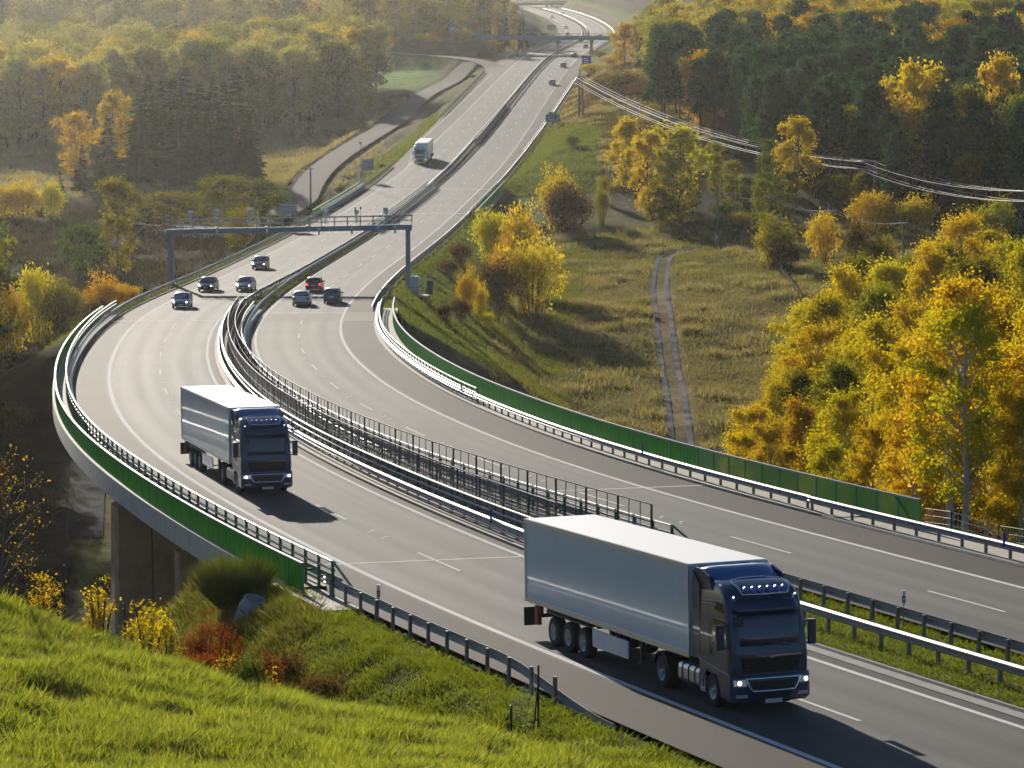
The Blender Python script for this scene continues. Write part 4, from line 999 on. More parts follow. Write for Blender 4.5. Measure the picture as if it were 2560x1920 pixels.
    for s in (-1, 1):
        k = MB(); k.prism([(-1.45, 3.4), (-1.75, 3.78), (-2.3, 3.92), (-2.7, 3.94), (-2.7, 3.3)], s * 1.10, s * 1.17); k.build('spoiler_side', mD, root)
    if lightbar:
        lb = MB(); zb = 3.36; yy = lambda x: yc_(x, 3.36) + .12
        lb.tube([(-.80, -1.0, 3.68), (-.80, -.5, 3.56), (-.72, yy(.7), zb), (0, yy(0), zb - .01), (.72, yy(.7), zb), (.80, -.5, 3.56), (.80, -1.0, 3.68)], .03, 8)
        lb.tube([(-.78, -1.1, 3.7), (-.3, -1.3, 3.74), (.3, -1.3, 3.74), (.78, -1.1, 3.7)], .022, 6)
        lbo = lb.build('light_bar', M_CHROME, root)
        for i in range(6):
            x = -.60 + i * .24; k = MB(); k.lathe([(.05, -.14), (.10, -.06), (.112, 0), (.112, .03)], 18, 1, 'y', (x, yy(x), zb + .13)); k.lathe([(.112, .03), (.10, .035), (0, .05)], 18, 0, 'y', (x, yy(x), zb + .13)); k.build('spotlight', [M_BLENS, M_CHROME], lbo)
    k = MB(); k.box((0, yb_(0, .36) + .02, .34), (.54, .012, .115)); k.box((-.285, yb_(0, .36) + .02, .34), (.03, .013, .115), 1); k.build('number_plate', [M_PLATE, M_BLUE], root)
    # cab interior hints seen through the side: seat headrests as dark block behind glass
    return root

def place_front(side, off, y, toward=True):
    p = pt(side, off, y); a, b = heading(side, y)
    return (Vector(p), a + math.pi, -b) if toward else (Vector(p), a, b)
NAVY = paint('deep_blue_paint', (.012, .036, .082), .32); NAVYD = paint('dark_navy_paint', (.008, .016, .06), .35); SKYB = paint('bright_blue_paint', (.03, .12, .30), .3)
p, a, b = Vector((7.46, 85.9, float(zr(85.9)))), math.pi + .358, -heading('L', 88)[1]
lorry('navy blue lorry with white box trailer and roof lights, nearest in the right foreground', p, a, b, (NAVY, NAVYD, SKYB))
p, a, b = place_front('L', -1.35, 145.6)
lorry('navy blue lorry with white box trailer on the curved viaduct', p, a, b, (NAVY, NAVYD, SKYB))
WHT = paint('white_cab_paint', (.55, .6, .64), .35); WHD = paint('pale_grey_paint', (.35, .4, .45), .35)
p, a, b = place_front('L', -1.9, 603)
lorry('white lorry with dark grille far down the straight', p, a, b, (WHT, WHD, WHT), lightbar=False)

# ------------------------------------------------------------------ cars
def car(label, pos, rz, pitch, body, kind='hatch', lights=True, brake=False, group='cars on the motorway', sc=1.0, wid=1.76, L=4.1, Ht=1.48, detail=True):
    root = empty('car', tuple(pos), (pitch, 0, rz), label, 'car', group)
    h = L / 2
    prof = {  # (y, z) upper line of the bonnet / boot, cabin line
        'hatch': dict(bon=[(h, .62), (h - .12, .74), (h - .95, .93)], roof=[(h - 1.05, .93), (h - 1.75, Ht - .05), (h - 2.1, Ht), (-h + .75, Ht - .02), (-h + .28, Ht - .14), (-h + .06, 1.0)], boot=[(-h + .03, .95), (-h, .62)]),
        'sedan': dict(bon=[(h, .60), (h - .12, .72), (h - 1.15, .92)], roof=[(h - 1.25, .92), (h - 1.95, Ht - .06), (h - 2.3, Ht), (-h + 1.6, Ht - .03), (-h + 1.25, Ht - .1), (-h + .62, 1.0)], boot=[(-h + .1, .98), (-h, .82), (-h, .6)]),
        'estate': dict(bon=[(h, .62), (h - .12, .74), (h - 1.0, .95)], roof=[(h - 1.1, .95), (h - 1.8, Ht - .05), (h - 2.2, Ht), (-h + .6, Ht - .01), (-h + .3, Ht - .1), (-h + .08, 1.02)], boot=[(-h + .04, .98), (-h, .62)]),
    }[kind]
    w = wid / 2
    lo = MB(); up = prof['bon'] + [prof['roof'][0]] + [prof['roof'][-1]] + prof['boot']
    ysN = [h, h - .08, h - .3, h - 1.0, h - 1.3, 0, -h + 1.0, -h + .3, -h + .08, -h]
    ub = sorted(up); top = lambda y: float(np.interp(y, [q[0] for q in ub], [q[1] for q in ub]))
    rings = []
    for y in ysN:
        k = 1 - .16 * max(0, (abs(y) - (h - .35)) / .35) ** 2; ww = w * k; tz = top(y)
        rings.append([Vector((x, y, z)) for x, z in ((-ww * .93, .24), (-ww, .40), (-ww, .66), (-ww * .96, tz - .03), (-ww * .86, tz), (ww * .86, tz), (ww * .96, tz - .03), (ww, .66), (ww, .40), (ww * .93, .24))])
    lo.loft(rings, 0, True); bd = lo.build('body', body, root)
    try: bd.data.set_sharp_from_angle(angle=R(42))
    except Exception: pass
    g = MB(); rf = prof['roof']; yy = [q[0] for q in rf]; zz = [q[1] for q in rf]; rg = []
    base = lambda y: float(np.interp(y, [rf[-1][0], rf[0][0]], [rf[-1][1] - .03, rf[0][1] - .03]))
    for y, z in rf:
        t = (z - base(y)) / .55; wt = w * (.93 - .17 * t); wb = w * .94; b0 = base(y)
        rg.append([Vector((x, y, q)) for x, q in ((-wb, b0), (-wt, max(z - .05, b0 + .004)), (-wt + .08, z), (wt - .08, z), (wt, max(z - .05, b0 + .004)), (wb, b0))])
    g.loft(rg, 0, True); cabn = g.build('glasshouse', M_GLASS, root)
    r = MB(); top_r = [(y, z) for y, z in rf if z > Ht - .16]; y0r, y1r = top_r[-1][0] + .02, top_r[0][0] - .02
    rr = []
    for y in np.linspace(y0r, y1r, 6):
        z = float(np.interp(-y, [-q for q in yy], zz)); wt = w * .775
        rr.append([Vector((-wt - .02, y, z - .07)), Vector((-wt + .05, y, z + .012)), Vector((0, y, z + .03)), Vector((wt - .05, y, z + .012)), Vector((wt + .02, y, z - .07))])
    r.loft(rr, 0, True, closed=False, caps=False); ro = r.build('roof', body, root); ro.modifiers.new('t', 'SOLIDIFY').thickness = .03
    if detail:
        pl = MB()
        for s in (-1, 1):
            pts = [(s * w * (.925 - .17 * (z - base(y)) / .55), y, z - .035) for y, z in rf]
            pl.tube([pts[0], pts[1], pts[2]], .035, 5); pl.tube([pts[-1], pts[-2], pts[-3]], .05, 5)
            ym = 0.1; pl.tube([(s * w * .95, ym, .93), (s * w * .785, ym, Ht - .05)], .035, 5)
        pl.build('pillar', body, root)
        for s in (-1, 1):
            m = MB(); m.rbox((s * (w + .09), h - 1.5, 1.0), (.2, .12, .14), .04); m.build('mirror', body, root)
    for s in (-1, 1):
        for y in (h - .82, -h + .78): wheel(root, s * (w - .0), y, .31, .2)
        k = MB(); k.rbox((s * w * .70, h - .045, .66), (.36, .14, .15), .05, axis=1); hl = k.build('headlight', M_LENS, root)
        if lights and detail:
            k = MB(); k.lathe([(0, .05), (.055, .04), (.06, -.02)], 12, 0, 'y', (s * w * .72, h + .02, .66)); k.build('lamp', M_LAMPW, hl)
        k = MB(); k.rbox((s * w * .80, -h + .035, .80), (.24, .1, .26), .05, axis=1); k.build('tail_light', M_BRAKE if brake else M_TAIL, root)
    k = MB(); k.box((0, h + .005, .56), (1.0, .03, .12)); k.box((0, h + .006, .34), (1.1, .03, .12)); k.build('grille', M_GRILLE, root)
    k = MB(); k.box((0, h + .03, .45), (.5, .015, .11)); k.box((0, -h - .012, .72 if kind != 'sedan' else .7), (.5, .015, .11)); k.build('number_plate', M_PLATE, root)
    k = MB(); k.box((0, -h + .02, .36), (wid * .84, .08, .16)); k.box((0, 0, .27), (wid * .9, L * .86, .1)); k.build('bumper', M_CHASSIS, root)
    return root
SILV = paint('silver_blue_paint', (.30, .36, .43), .3, metal=.5); BLK = paint('black_car_paint', (.012, .012, .015), .25); SILW = paint('silver_paint', (.45, .47, .5), .3, metal=.5)
DKR = paint('dark_plum_paint', (.035, .025, .032), .3); GRY = paint('slate_grey_paint', (.10, .13, .16), .3, metal=.4); WCP = paint('white_car_paint', (.68, .68, .68), .35); LTB = paint('pale_turquoise_paint', (.3, .45, .48), .35)
def car_at(u, v, side, toward, *a, **k):
    """u, v: middle of the near bumper on the road"""
    q = road_hit(u, v); an, pi = heading(side, q.y); L = k.get('L', 4.1)
    d = Vector((math.sin(-an), math.cos(an), 0)); c = q + d * (L / 2 + .2); c.z = float(zr(c.y))
    return car(a[0], c, an + (math.pi if toward else 0), -pi if toward else pi, *a[1:], **k)
car_at(450, 772, 'L', 1, 'silver blue hatchback with headlights on, first car approaching the viaduct', SILV, 'hatch')
car_at(513, 730, 'L', 1, 'black saloon with bright headlights approaching the viaduct', BLK, 'sedan', L=4.6)
car_at(608, 729, 'L', 1, 'silver saloon with blue-black bonnet shade beside the median rail', SILW, 'sedan', L=4.5)
car_at(646, 674, 'L', 1, 'dark plum hatchback, last of the oncoming group', DKR, 'hatch', L=4.0)
car_at(783, 730, 'R', 0, 'black hatchback driving away with its tail lamps lit', BLK, 'hatch', brake=True, L=4.1, Ht=1.52)
car_at(752, 766, 'R', 0, 'silver saloon driving away next to the median', SILW, 'sedan', L=4.5)
car_at(829, 760, 'R', 0, 'slate grey estate driving away beside the outer lane line', GRY, 'estate', L=4.4, Ht=1.55)
for u, v, s, tw, l, m, k in ((1380, 213, 'R', 0, 'white crossover driving away by the exit lane', WCP, 'estate'), (1408, 169, 'R', 0, 'white hatchback driving away before the overpass', WCP, 'hatch'), (1435, 144, 'R', 0, 'dark hatchback driving away in the overpass shadow', BLK, 'hatch'), (1464, 121, 'R', 0, 'white hatchback driving away just under the overpass', WCP, 'hatch'),
        (1498, 94, 'R', 0, 'white car just behind the overpass railing on the right', WCP, 'hatch'), (1408, 37, 'R', 0, 'tiny white car on the far bend driving away', WCP, 'hatch'), (1381, 46, 'L', 1, 'white van-like car on the far bend beneath the second overpass', WCP, 'estate'), (1415, 73, 'L', 1, 'white car coming round the far bend', WCP, 'sedan'), (1419, 90, 'L', 1, 'white car behind the overpass railing on the left', WCP, 'hatch'), (1311, 30, 'L', 1, 'white car half hidden by the spruces on the far bend', WCP, 'hatch')):
    car_at(u, v, s, tw, l, m, k, group='distant cars on the motorway', detail=v > 110)
# ------------------------------------------------------------------ toll gantry
M_GBLUE = mat('gantry_blue_grey_paint', (.13, .21, .30), .4, metal=.3, var=.1)
M_PALE = mat('pale_grey_box', (.50, .52, .52), .5, var=.06)
M_SIGNBACK = mat('sign_back_grey', (.34, .39, .41), .45, metal=.4, var=.08)
M_POLE = mat('concrete_pole', (.2, .19, .18), .85, var=.2)
M_WOOD = mat('grey_wood', (.19, .15, .11), .9, var=.3, scale=12.)
M_WIRE = mat('bright_wire', (.8, .76, .68), .5)
g = empty('toll_gantry', (-25, 342, -8.3), label='blue grey steel toll gantry with walkway railing spanning both carriageways', cat='gantry'); B = Vector(g.location)
bz = lambda x: np.interp(x, [-38.6, -11.3], [-2.75, -2.2])
xl, xr, gy = -38.2, -11.65, 342.
for x in (xl, xr):
    p = Vector((x, gy, H(x, gy))); m = MB(); h = bz(x) - p.z + .1
    m.rbox((0, 0, h / 2 - .3), (.52, .5, h + .6), .03); m.box((0, 0, .12), (.95, .9, .3)); m.box((0, 0, h - .12), (.66, .62, .2)); m.build('column', M_GBLUE, g, loc=p - B)
m = MB(); a0, a1 = Vector((xl - .45, gy, bz(xl - .45))), Vector((xr + .45, gy, bz(xr + .45))); d = a1 - a0; ang = math.atan2(d.z, d.x); L_ = d.length
m.box((L_ / 2, 0, .28), (L_, .5, .52)); m.box((L_ / 2, 0, .55), (L_, .62, .05)); m.box((L_ / 2, 0, .02), (L_, .62, .05))
for k in range(19): m.box((.3 + k * (L_ - .6) / 18, -.27, .28), (.08, .06, .5))
m.box((L_ / 2, .75, .05), (L_, .9, .06)); m.build('beam', M_GBLUE, g, loc=a0 - B, rot=(0, -ang, 0))
m = MB()
for y in (-.2, 1.15):
    for z in (1.02, 1.55): m.tube([(-.1, y, z), (L_ + .1, y, z)], .045 if z > 1.2 else .03, 6)
    for k in range(20): m.tube([(k * L_ / 19, y, .55), (k * L_ / 19, y, 1.55)], .04, 6)
m.build('handrail', M_ZINC, g, loc=a0 - B, rot=(0, -ang, 0))
def on_beam(u, z): 
    x = (u - 1280) / F0 * gy * 1.0; return Vector((x, gy + .4, bz(x) + z)) - B
for u, w, hh in ((474.5, .48, .6), (541, .5, .75), (625, .42, .7), (813, .45, .4), (891, .5, .4), (964, .55, .6)):
    m = MB(); m.rbox((0, 0, 0), (w, .4, hh), .05); m.box((0, 0, -hh / 2 - .55), (.1, .1, 1.1)); m.box((.16, 0, -hh / 2 - .55), (.06, .06, 1.1)); m.box((-.16, 0, -hh / 2 - .55), (.06, .06, 1.1)); m.build('equipment_box', M_PALE, g, loc=on_beam(u, 2.0 + hh / 2 - .1))
for u, z in ((530, 2.35), (552, 2.5), (616, 2.6), (634, 2.6), (808, 2.3), (820, 2.35), (888, 2.35), (901, 2.4), (445, 1.0), (455, 1.1), (494, 1.1), (560, 1.1), (640, 1.1), (745, 1.3)):
    m = MB(); m.tube([(0, .05, -.7), (0, .05, 0)], .03, 6); m.rbox((0, -.12, .05), (.16, .46, .17), .04, axis=1); m.box((0, -.14, .15), (.2, .5, .02)); m.build('camera', M_PALE, g, loc=on_beam(u, z), rot=(-.3, 0, .2))
for u in (542.7, 668, 772, 798, 880, 946, 988):
    m = MB(); m.lathe([(0, .16), (.14, .12), (.26, 0), (.27, -.03), (0, -.03)], 14, 0, 'z'); m.box((0, 0, -.35), (.2, .2, .62)); m.build('antenna', M_WHITE if u in (542.7, 668) else M_PALE, g, loc=on_beam(u, .62 if u < 790 else .3) + Vector((0, -.95, 0)))
cb = empty('control_cabinet', (-10.9, 340.6, H(-10.9, 340.6)), label='white equipment cabinet at the foot of the right gantry column', cat='cabinet')
m = MB(); m.rbox((0, 0, .85), (1.0, .7, 2.1), .03); m.build('body', M_WHITE, cb); m = MB(); m.box((0, -.36, .9), (.9, .02, 1.8)); m.build('door', M_PALE, cb)
pf = empty('service_platform', (-10.5, 339.2, H(-10.5, 339.2)), label='small steel service platform with tilted dark panel beside the gantry cabinet', cat='platform')
m = MB(); m.box((0, 0, .0), (2.6, 2.2, .2)); m.build('deck', M_CONC, pf); m = MB()
for x in (-1.2, -.6, 0, .6, 1.2): m.tube([(x, -1.05, 0), (x, -1.05, 1.05)], .03, 6)
for z in (.55, 1.05): m.tube([(-1.2, -1.05, z), (1.2, -1.05, z)], .03, 6)
m.build('handrail', M_GBLUE, pf); m = MB(); m.box((1.35, -.3, .95), (.08, 1.5, 1.5), 0, (0, .15, .5)); m.build('panel', M_FENCE, pf)
r = empty('marker_post', tuple(hit(1063, 706, 300, 400)), label='plain white marker post on the turf right of the gantry cabinet', cat='post'); m = MB(); m.rbox((0, 0, .4), (.22, .2, .9), .05); m.build('post', M_WHITE, r)

# ------------------------------------------------------------------ signs
M_SGREEN = mat('sign_green', (.0, .24, .12), .4, var=.03); M_SBLUE = mat('sign_blue', (.012, .09, .42), .4, var=.03); M_SYEL = mat('sign_yellow', (.75, .42, .02), .45, var=.03)
def sign(name, label, u, v0, v1, wpx, Y, face, parts=(), back=False, foot=None, cat='road sign', top=None):
    s = F0 / Y; w = wpx / s; h = (v1 - v0) / s; p = W(u, v1, Y); gz = H(p.x, p.y) if foot is None else foot
    r = empty(name, (p.x, p.y, gz), label=label, cat=cat); zb = max(p.z - gz, .8)
    m = MB(); m.rbox((0, 0, zb + h / 2), (w, .06, h), .03, axis=1); pn = m.build('panel', face, r)
    if not back:
        for (x0, z0, x1, z1, mm) in parts:
            q = MB(); q.box(((x0 + x1) / 2 * w - w / 2, -.035, zb + (z0 + z1) / 2 * h), ((x1 - x0) * w, .012 if mm is not M_SBLUE else .008, (z1 - z0) * h)); q.build('lettering' if mm is not M_SBLUE else 'inset_panel', mm, pn)
    else:
        q = MB()
        for z in (.25, .75): q.box((0, -.06, zb + h * z), (w, .06, .08))
        q.build('stiffener', M_ZINCD, pn)
    for x in ((-.3, .3) if w > 1.2 else (0,)):
        m = MB(); m.tube([(x * w, .07, -.3), (x * w, .07, zb + h * .95)], .05, 8); m.build('post', M_ZINC, r)
    return r, pn, w, h, zb
r, pn, w, h, zb = sign('direction_sign', 'green exit sign with blue inset panel and white arrow beside the exit lane', 1382, 286, 306, 36, 690, M_SGREEN, ((.06, .1, .62, .86, M_SBLUE), (.14, .56, .40, .68, M_WHITE), (.14, .26, .54, .40, M_WHITE)))
q = MB(); q.prism([(.66, .18), (.72, .1), (.86, .38), (.92, .32), (.94, .56), (.72, .50), (.79, .45)], -.05, -.035, 'y'); q.v = [((a - .5) * w, b, zb + c * h) for a, b, c in q.v]; q.build('arrow', M_WHITE, pn)
q = MB(); q.rbox((-.02 * w, 0, zb + h + .27), (w * .56, .06, .5), .03, axis=1); tp = q.build('number_panel', M_SGREEN, r); q = MB(); q.box((.06 * w, -.04, zb + h + .27), (w * .22, .012, .2)); q.build('lettering', M_WHITE, tp)
sign('direction_sign', 'blue direction sign with white lettering half hidden by the golden bushes before the overpass', 1466, 145, 164, 23, 945, M_SBLUE, ((.2, .62, .62, .74, M_WHITE), (.2, .38, .75, .5, M_WHITE), (.3, .1, .7, .2, M_WHITE)), foot=9.8)
sign('direction_sign', 'small blue sign with white symbol above the golden bushes on the overpass embankment', 1130, 62, 78, 16, 1012, M_SBLUE, ((.55, .15, .8, .6, M_WHITE), (.1, .2, .4, .4, M_WHITE)), foot=18.2)
sign('direction_sign', 'grey back of a two legged sign on the left verge beyond the camera mast', 920, 398, 425, 29, 560, M_SIGNBACK, back=True, foot=-8.6)
sign('direction_sign', 'larger grey back of a sign standing behind the gantry walkway', 720, 510, 537, 45, 447, M_SIGNBACK, back=True)
sign('direction_sign', 'pale back of a distant sign beside the far bend beyond the overpass', 1378, 62, 74, 19, 1350, M_SIGNBACK, back=True, foot=19)
sign('direction_sign', 'second pale sign back under the left end of the overpass', 1334, 100, 110, 12, 1090, M_SIGNBACK, back=True, foot=14.5)
sign('marker_sign', 'small yellow marker sign behind the dark guard rail on the inside of the curve', 972, 712, 720, 12, 322, M_SYEL, ((.35, .3, .55, .7, M_BLACK),), foot=-9.2)
sign('marker_sign', 'tiny white sign by the shaded lane left of the gantry', 400, 554, 561, 13, 530, M_WHITE, foot=-12.4)
r = empty('give_way_sign', (-11, 1003, H(-11, 1003)), label='small triangular give way sign beside the ramp', cat='road sign')
m = MB(); m.prism([(-.45, 1.9), (0, 1.1), (.45, 1.9)], -.03, .03, 'y'); m.build('panel', M_SIGNBACK, r); m = MB(); m.tube([(0, .06, -.2), (0, .06, 1.8)], .04, 6); m.build('post', M_ZINC, r)
for u, v, Y in ((1115, 138, 1001), (1158, 142, 996), (1235, 148, 984), (1261, 151, 975), (1293, 152, 985), (1020, 122, 1012)):
    p = W(u, v, Y); delineator('slender white marker post in the row beside the ramp', (p.x, p.y, H(p.x, p.y)), h=1.1, group='white posts along the ramp')

# ------------------------------------------------------------------ masts, poles and wires
def pole(name, label, foot, h, r0=.14, r1=.09, m=None, arm=None, arms=(.97,), group=None, cat='utility pole', rz=0.):
    r = empty(name, tuple(foot), (0, 0, rz), label=label, cat=cat, group=group); q = MB(); q.tube([(0, 0, -.5), (0, 0, h * .5), (0, 0, h)], [r0, (r0 + r1) / 2, r1], 10); q.build('shaft', m or M_POLE, r)
    if arm:
        for k in arms:
            q = MB(); q.box((0, -.08, h * k), (arm, .1, .1)); c = q.build('crossarm', M_ZINCD, r)
            for x in (-.45, 0, .45):
                q = MB(); q.lathe([(.03, 0), (.06, .04), (.05, .1), (.06, .14), (0, .2)], 8, 0, 'z', (x * arm, -.08, h * k + .05)); q.build('insulator', M_WHITE, c)
    return r
def up(u, vf, vt, y0=300, y1=1100):
    p = hit(u, vf, y0, y1); a, b = ray(u, vt); return p, HC + b * p.y - p.z
r = empty('camera_mast', tuple(W(903, 455, 545)), label='slim grey camera mast with white cabinet on the left verge', cat='mast'); r.location.z = H(r.location.x, r.location.y)
m = MB(); m.tube([(0, 0, -.3), (0, 0, 4), (0, 0, 8)], [.12, .09, .06], 8); m.build('shaft', M_ZINC, r); m = MB(); m.rbox((.0, -.3, 1.0), (.8, .5, 1.5), .04); m.build('cabinet', M_WHITE, r); m = MB(); m.box((-.1, 0, 8.0), (.6, .2, .18)); m.build('camera', M_PALE, r)
for u, vf, vt, l in ((777, 520, 447, 'dark wooden pole on the verge of the grey service road'), (711, 378, 306, 'dark wooden pole on the straw coloured field by the spruces'), (1793, 606, 467, 'concrete pole with white boxes at its foot, left end of the low wire line')):
    p, h = up(u, vf, vt, 380, 800); r = pole('utility_pole', l, p, max(h, 7), .17, .12, M_POLE if u > 1000 else M_WOOD, arm=1.3)
    if u > 1000:
        for x, z in ((-.15, .9), (-.35, .35)): q = MB(); q.rbox((x, -.28, z), (.3, .25, .5), .03); q.build('meter_box', M_WHITE, r)
LV = []
for u, vt, Y, l in ((1925, 490, 472, 'second pole of the low wire line behind the round bushes'), (2081, 525, 458, 'third pole of the low wire line among the round bushes'), (2259, 556, 442, 'fourth pole of the low wire line among the yellow birches'), (2445, 578, 426, 'fifth pole of the low wire line above the yellow birches')):
    t = W(u, vt, Y); gz = H(t.x, t.y); pole('utility_pole', l, (t.x, t.y, gz), t.z - gz, .16, .11, M_WOOD, arm=1.2); LV.append(t)
def wire(label, a, b, sag, r=.03, name='wire', group='sunlit power line wires'):
    a, b = Vector(a), Vector(b); n = 26; P = [a.lerp(b, i / n) + Vector((0, 0, -sag * 4 * (i / n) * (1 - i / n))) for i in range(n + 1)]
    o = empty(name, tuple(a), label=label, cat='wire', group=group); m = MB(); m.tube([p - a for p in P], r, 5); m.build('strand', M_WIRE, o)
t0 = hit(1793, 606, 380, 800); T = [Vector((t0.x, t0.y, t0.z + max(up(1793, 606, 467, 380, 800)[1], 7) * .97))] + LV + [W(2700, 615, 410)]
for i in range(5):
    for k, dx in enumerate((-.45, .45)):
        wire('thin sagging wire of the low line over the round bushes', T[i] + Vector((dx, -.08, 0)), T[i + 1] + Vector((dx, -.08, 0)), .9, .022, group='wires of the low line')
pf = W(1452, 286, 680); pf.z = H(pf.x, pf.y); ht = W(1452, 189, 680).z - pf.z
r = empty('power_pole', tuple(pf), label='dark twin leg power pole on the slope beside the motorway', cat='power pole')
for x in (-.45, .45): q = MB(); q.tube([(x, 0, -.5), (x * .6, 0, ht)], [.24, .18], 8); q.build('leg', M_FENCE, r)
for z in (ht - .2, ht - 1.3): q = MB(); q.box((-.3, -.1, z), (2.6, .14, .14)); q.build('crossarm', M_ZINCD, r)
lb = W(2187, 520, 500); lb.z = H(lb.x, lb.y); lh = W(2187, 402, 500).z - lb.z
r = empty('lattice_pole', tuple(lb), label='slender steel lattice pole above the yellow hedge at the forest edge', cat='power pole')
q = MB()
for s in (-1, 1):
    for t in (-1, 1): q.tube([(s * .32, t * .32, -.4), (s * .16, t * .16, lh)], .05, 5)
n = 14
for i in range(n):
    w0, w1 = .32 - .16 * i / n, .32 - .16 * (i + 1) / n; s = 1 if i % 2 else -1
    for t in (-1, 1): q.tube([(-s * w0, t * w0, lh * i / n), (s * w1, t * w1, lh * (i + 1) / n)], .03, 4); q.tube([(t * w0, -s * w0, lh * i / n), (t * w1, s * w1, lh * (i + 1) / n)], .03, 4)
q.build('lattice', M_ZINCD, r)
for z, w in ((lh - .1, 4.4), (lh - 1.3, 5.6)): q = MB(); q.box((0, 0, z), (w, .14, .16)); q.build('crossarm', M_ZINCD, r)
for k, (x, z) in enumerate(((-2.1, -.2), (0, -.2), (2.1, -.2), (-2.7, -1.4), (-1.2, -1.4), (2.7, -1.4))):
    A = pf + Vector((-.3 + x * .5, -.1, ht + z)); Bp = lb + Vector((x, 0, lh + z)); Cp = W(2720, 470 + (z < -1) * 28, 418) + Vector((x * .6, 0, 0))
    wire('bright sagging wire of the power line between the twin leg pole and the lattice pole', A, Bp, 3.4, .029, group='power line wires left of the lattice pole')
    wire('bright sagging wire of the power line right of the lattice pole', Bp, Cp, 2.0, .023, group='power line wires right of the lattice pole')
def pylon(label, u, vb, vt, Y):
    p = W(u, vb, Y); h = (vb - vt) / F0 * Y; r = empty('pylon', tuple(p), label=label, cat='pylon'); q = MB(); w = h * .11
    for s in (-1, 1):
        for t in (-1, 1): q.tube([(s * w, t * w, -6), (s * w * .2, t * w * .2, h)], .12, 4)
    for i in range(9):
        a, b_ = w * (1 - .8 * i / 9), w * (1 - .8 * (i + 1) / 9); s = 1 if i % 2 else -1
        for t in (-1, 1): q.tube([(-s * a, t * a, h * i / 9), (s * b_, t * b_, h * (i + 1) / 9)], .07, 4)
    q.build('lattice', M_ZINC, r)
    for z in (.72, .9): q = MB(); q.box((0, 0, h * z), (h * .55 if z < .8 else h * .35, .3, .3)); q.build('crossarm', M_ZINC, r)
pylon('hazy lattice pylon between the hazy woods at the left edge', 50, 175, 70, 1010)
pylon('faint lattice pylon above the golden bushes left of the overpass', 892, 110, -30, 1080)

# ------------------------------------------------------------------ overpasses
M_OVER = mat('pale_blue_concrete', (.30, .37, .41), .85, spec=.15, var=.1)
def overpass(label, x0, x1, y, z0, z1, piers, w=9., th=1.1, rail=1.1):
    r = empty('overpass', ((x0 + x1) / 2, y, (z0 + z1) / 2), label=label, cat='bridge'); B = Vector(r.location); d = Vector((x1 - x0, 0, z1 - z0)); a = math.atan2(d.z, d.x); L = d.length
    m = MB(); m.box((0, 0, -th / 2), (L, w - 1.6, th)); m.box((0, 0, -.15), (L, w, .3)); m.build('deck', M_OVER, r, rot=(0, -a, 0))
    for s in (-1, 1):
        m = MB(); m.box((0, s * (w / 2 - .1), .1), (L, .25, .55)); m.build('edge_beam', M_OVER, r, rot=(0, -a, 0))
        m = MB()
        for z in (.65, rail): m.tube([(-L / 2, s * (w / 2 - .15), z), (L / 2, s * (w / 2 - .15), z)], .05, 5)
        for k in range(int(L / 2) + 1): m.box((-L / 2 + k * 2, s * (w / 2 - .15), rail / 2 + .1), (.07, .07, rail))
        m.build('railing', M_DGREEN, r, rot=(0, -a, 0))
    for px in piers:
        g0 = H(px, y); zt = z0 + (z1 - z0) * (px - x0) / (x1 - x0) - th; hh = zt - g0
        m = MB(); m.rbox((0, 0, -hh / 2 - .5), (.95, 1.8, hh + 1), .2); m.loft([[Vector((x * k, yy * k, z)) for x, yy in ((-.5, -1), (.5, -1), (.5, 1), (-.5, 1))] for z, k in ((-1.0, 1), (-.02, 1.7))]); m.box((0, 0, -hh + .5), (1.9, 2.6, 1.0)); m.build('pier', M_CONC, r, loc=Vector((px, y, zt)) - B)
    for px in (x0, x1):
        m = MB(); m.box((0, 0, -1.6), (1.6, w - .6, 3.4)); m.build('abutment', M_CONC, r, loc=Vector((px, y, (z0 if px == x0 else z1) - .1)) - B)
    return r
overpass('pale blue overpass on slim piers crossing the motorway with cars on it', -12, 46, 1030, 18.9, 18.6, (4.1, 15.4, 26.6))
overpass('higher pale overpass crossing the far bend at the top edge', -60, 60, 2010, 37.5, 41, (22.6, 26))
def car_on(u, Y, z, label, m, k):
    x = (u - 1280) / F0 * Y; car(label, (x, Y, z), R(-90), 0, m, k, group='cars on the overpass', detail=False)
car_on(1195, 1027, 18.45, 'pale turquoise car on the overpass embankment, left end', LTB, 'hatch'); car_on(1210, 1032, 18.45, 'grey car right behind the turquoise car on the overpass embankment', GRY, 'sedan'); car_on(1328, 1028, 18.85, 'grey green car driving on the overpass deck', GRY, 'hatch')
nw = empty('noise_wall', tuple(pt('R', 11, 1680)), label='brown slatted noise wall outside the far bend', cat='wall'); Bq = Vector(nw.location)
M_BROWN = mat('brown_wood_wall', (.12, .075, .055), .95, spec=.02, var=.25, scale=1.)
obj('wall', sweep('wall', 'R', 11, ystep(1450, 1900, 6), [(-.15, -1), (.15, -1), (.15, 4.6), (-.15, 4.6)], M_BROWN), nw, -Bq)

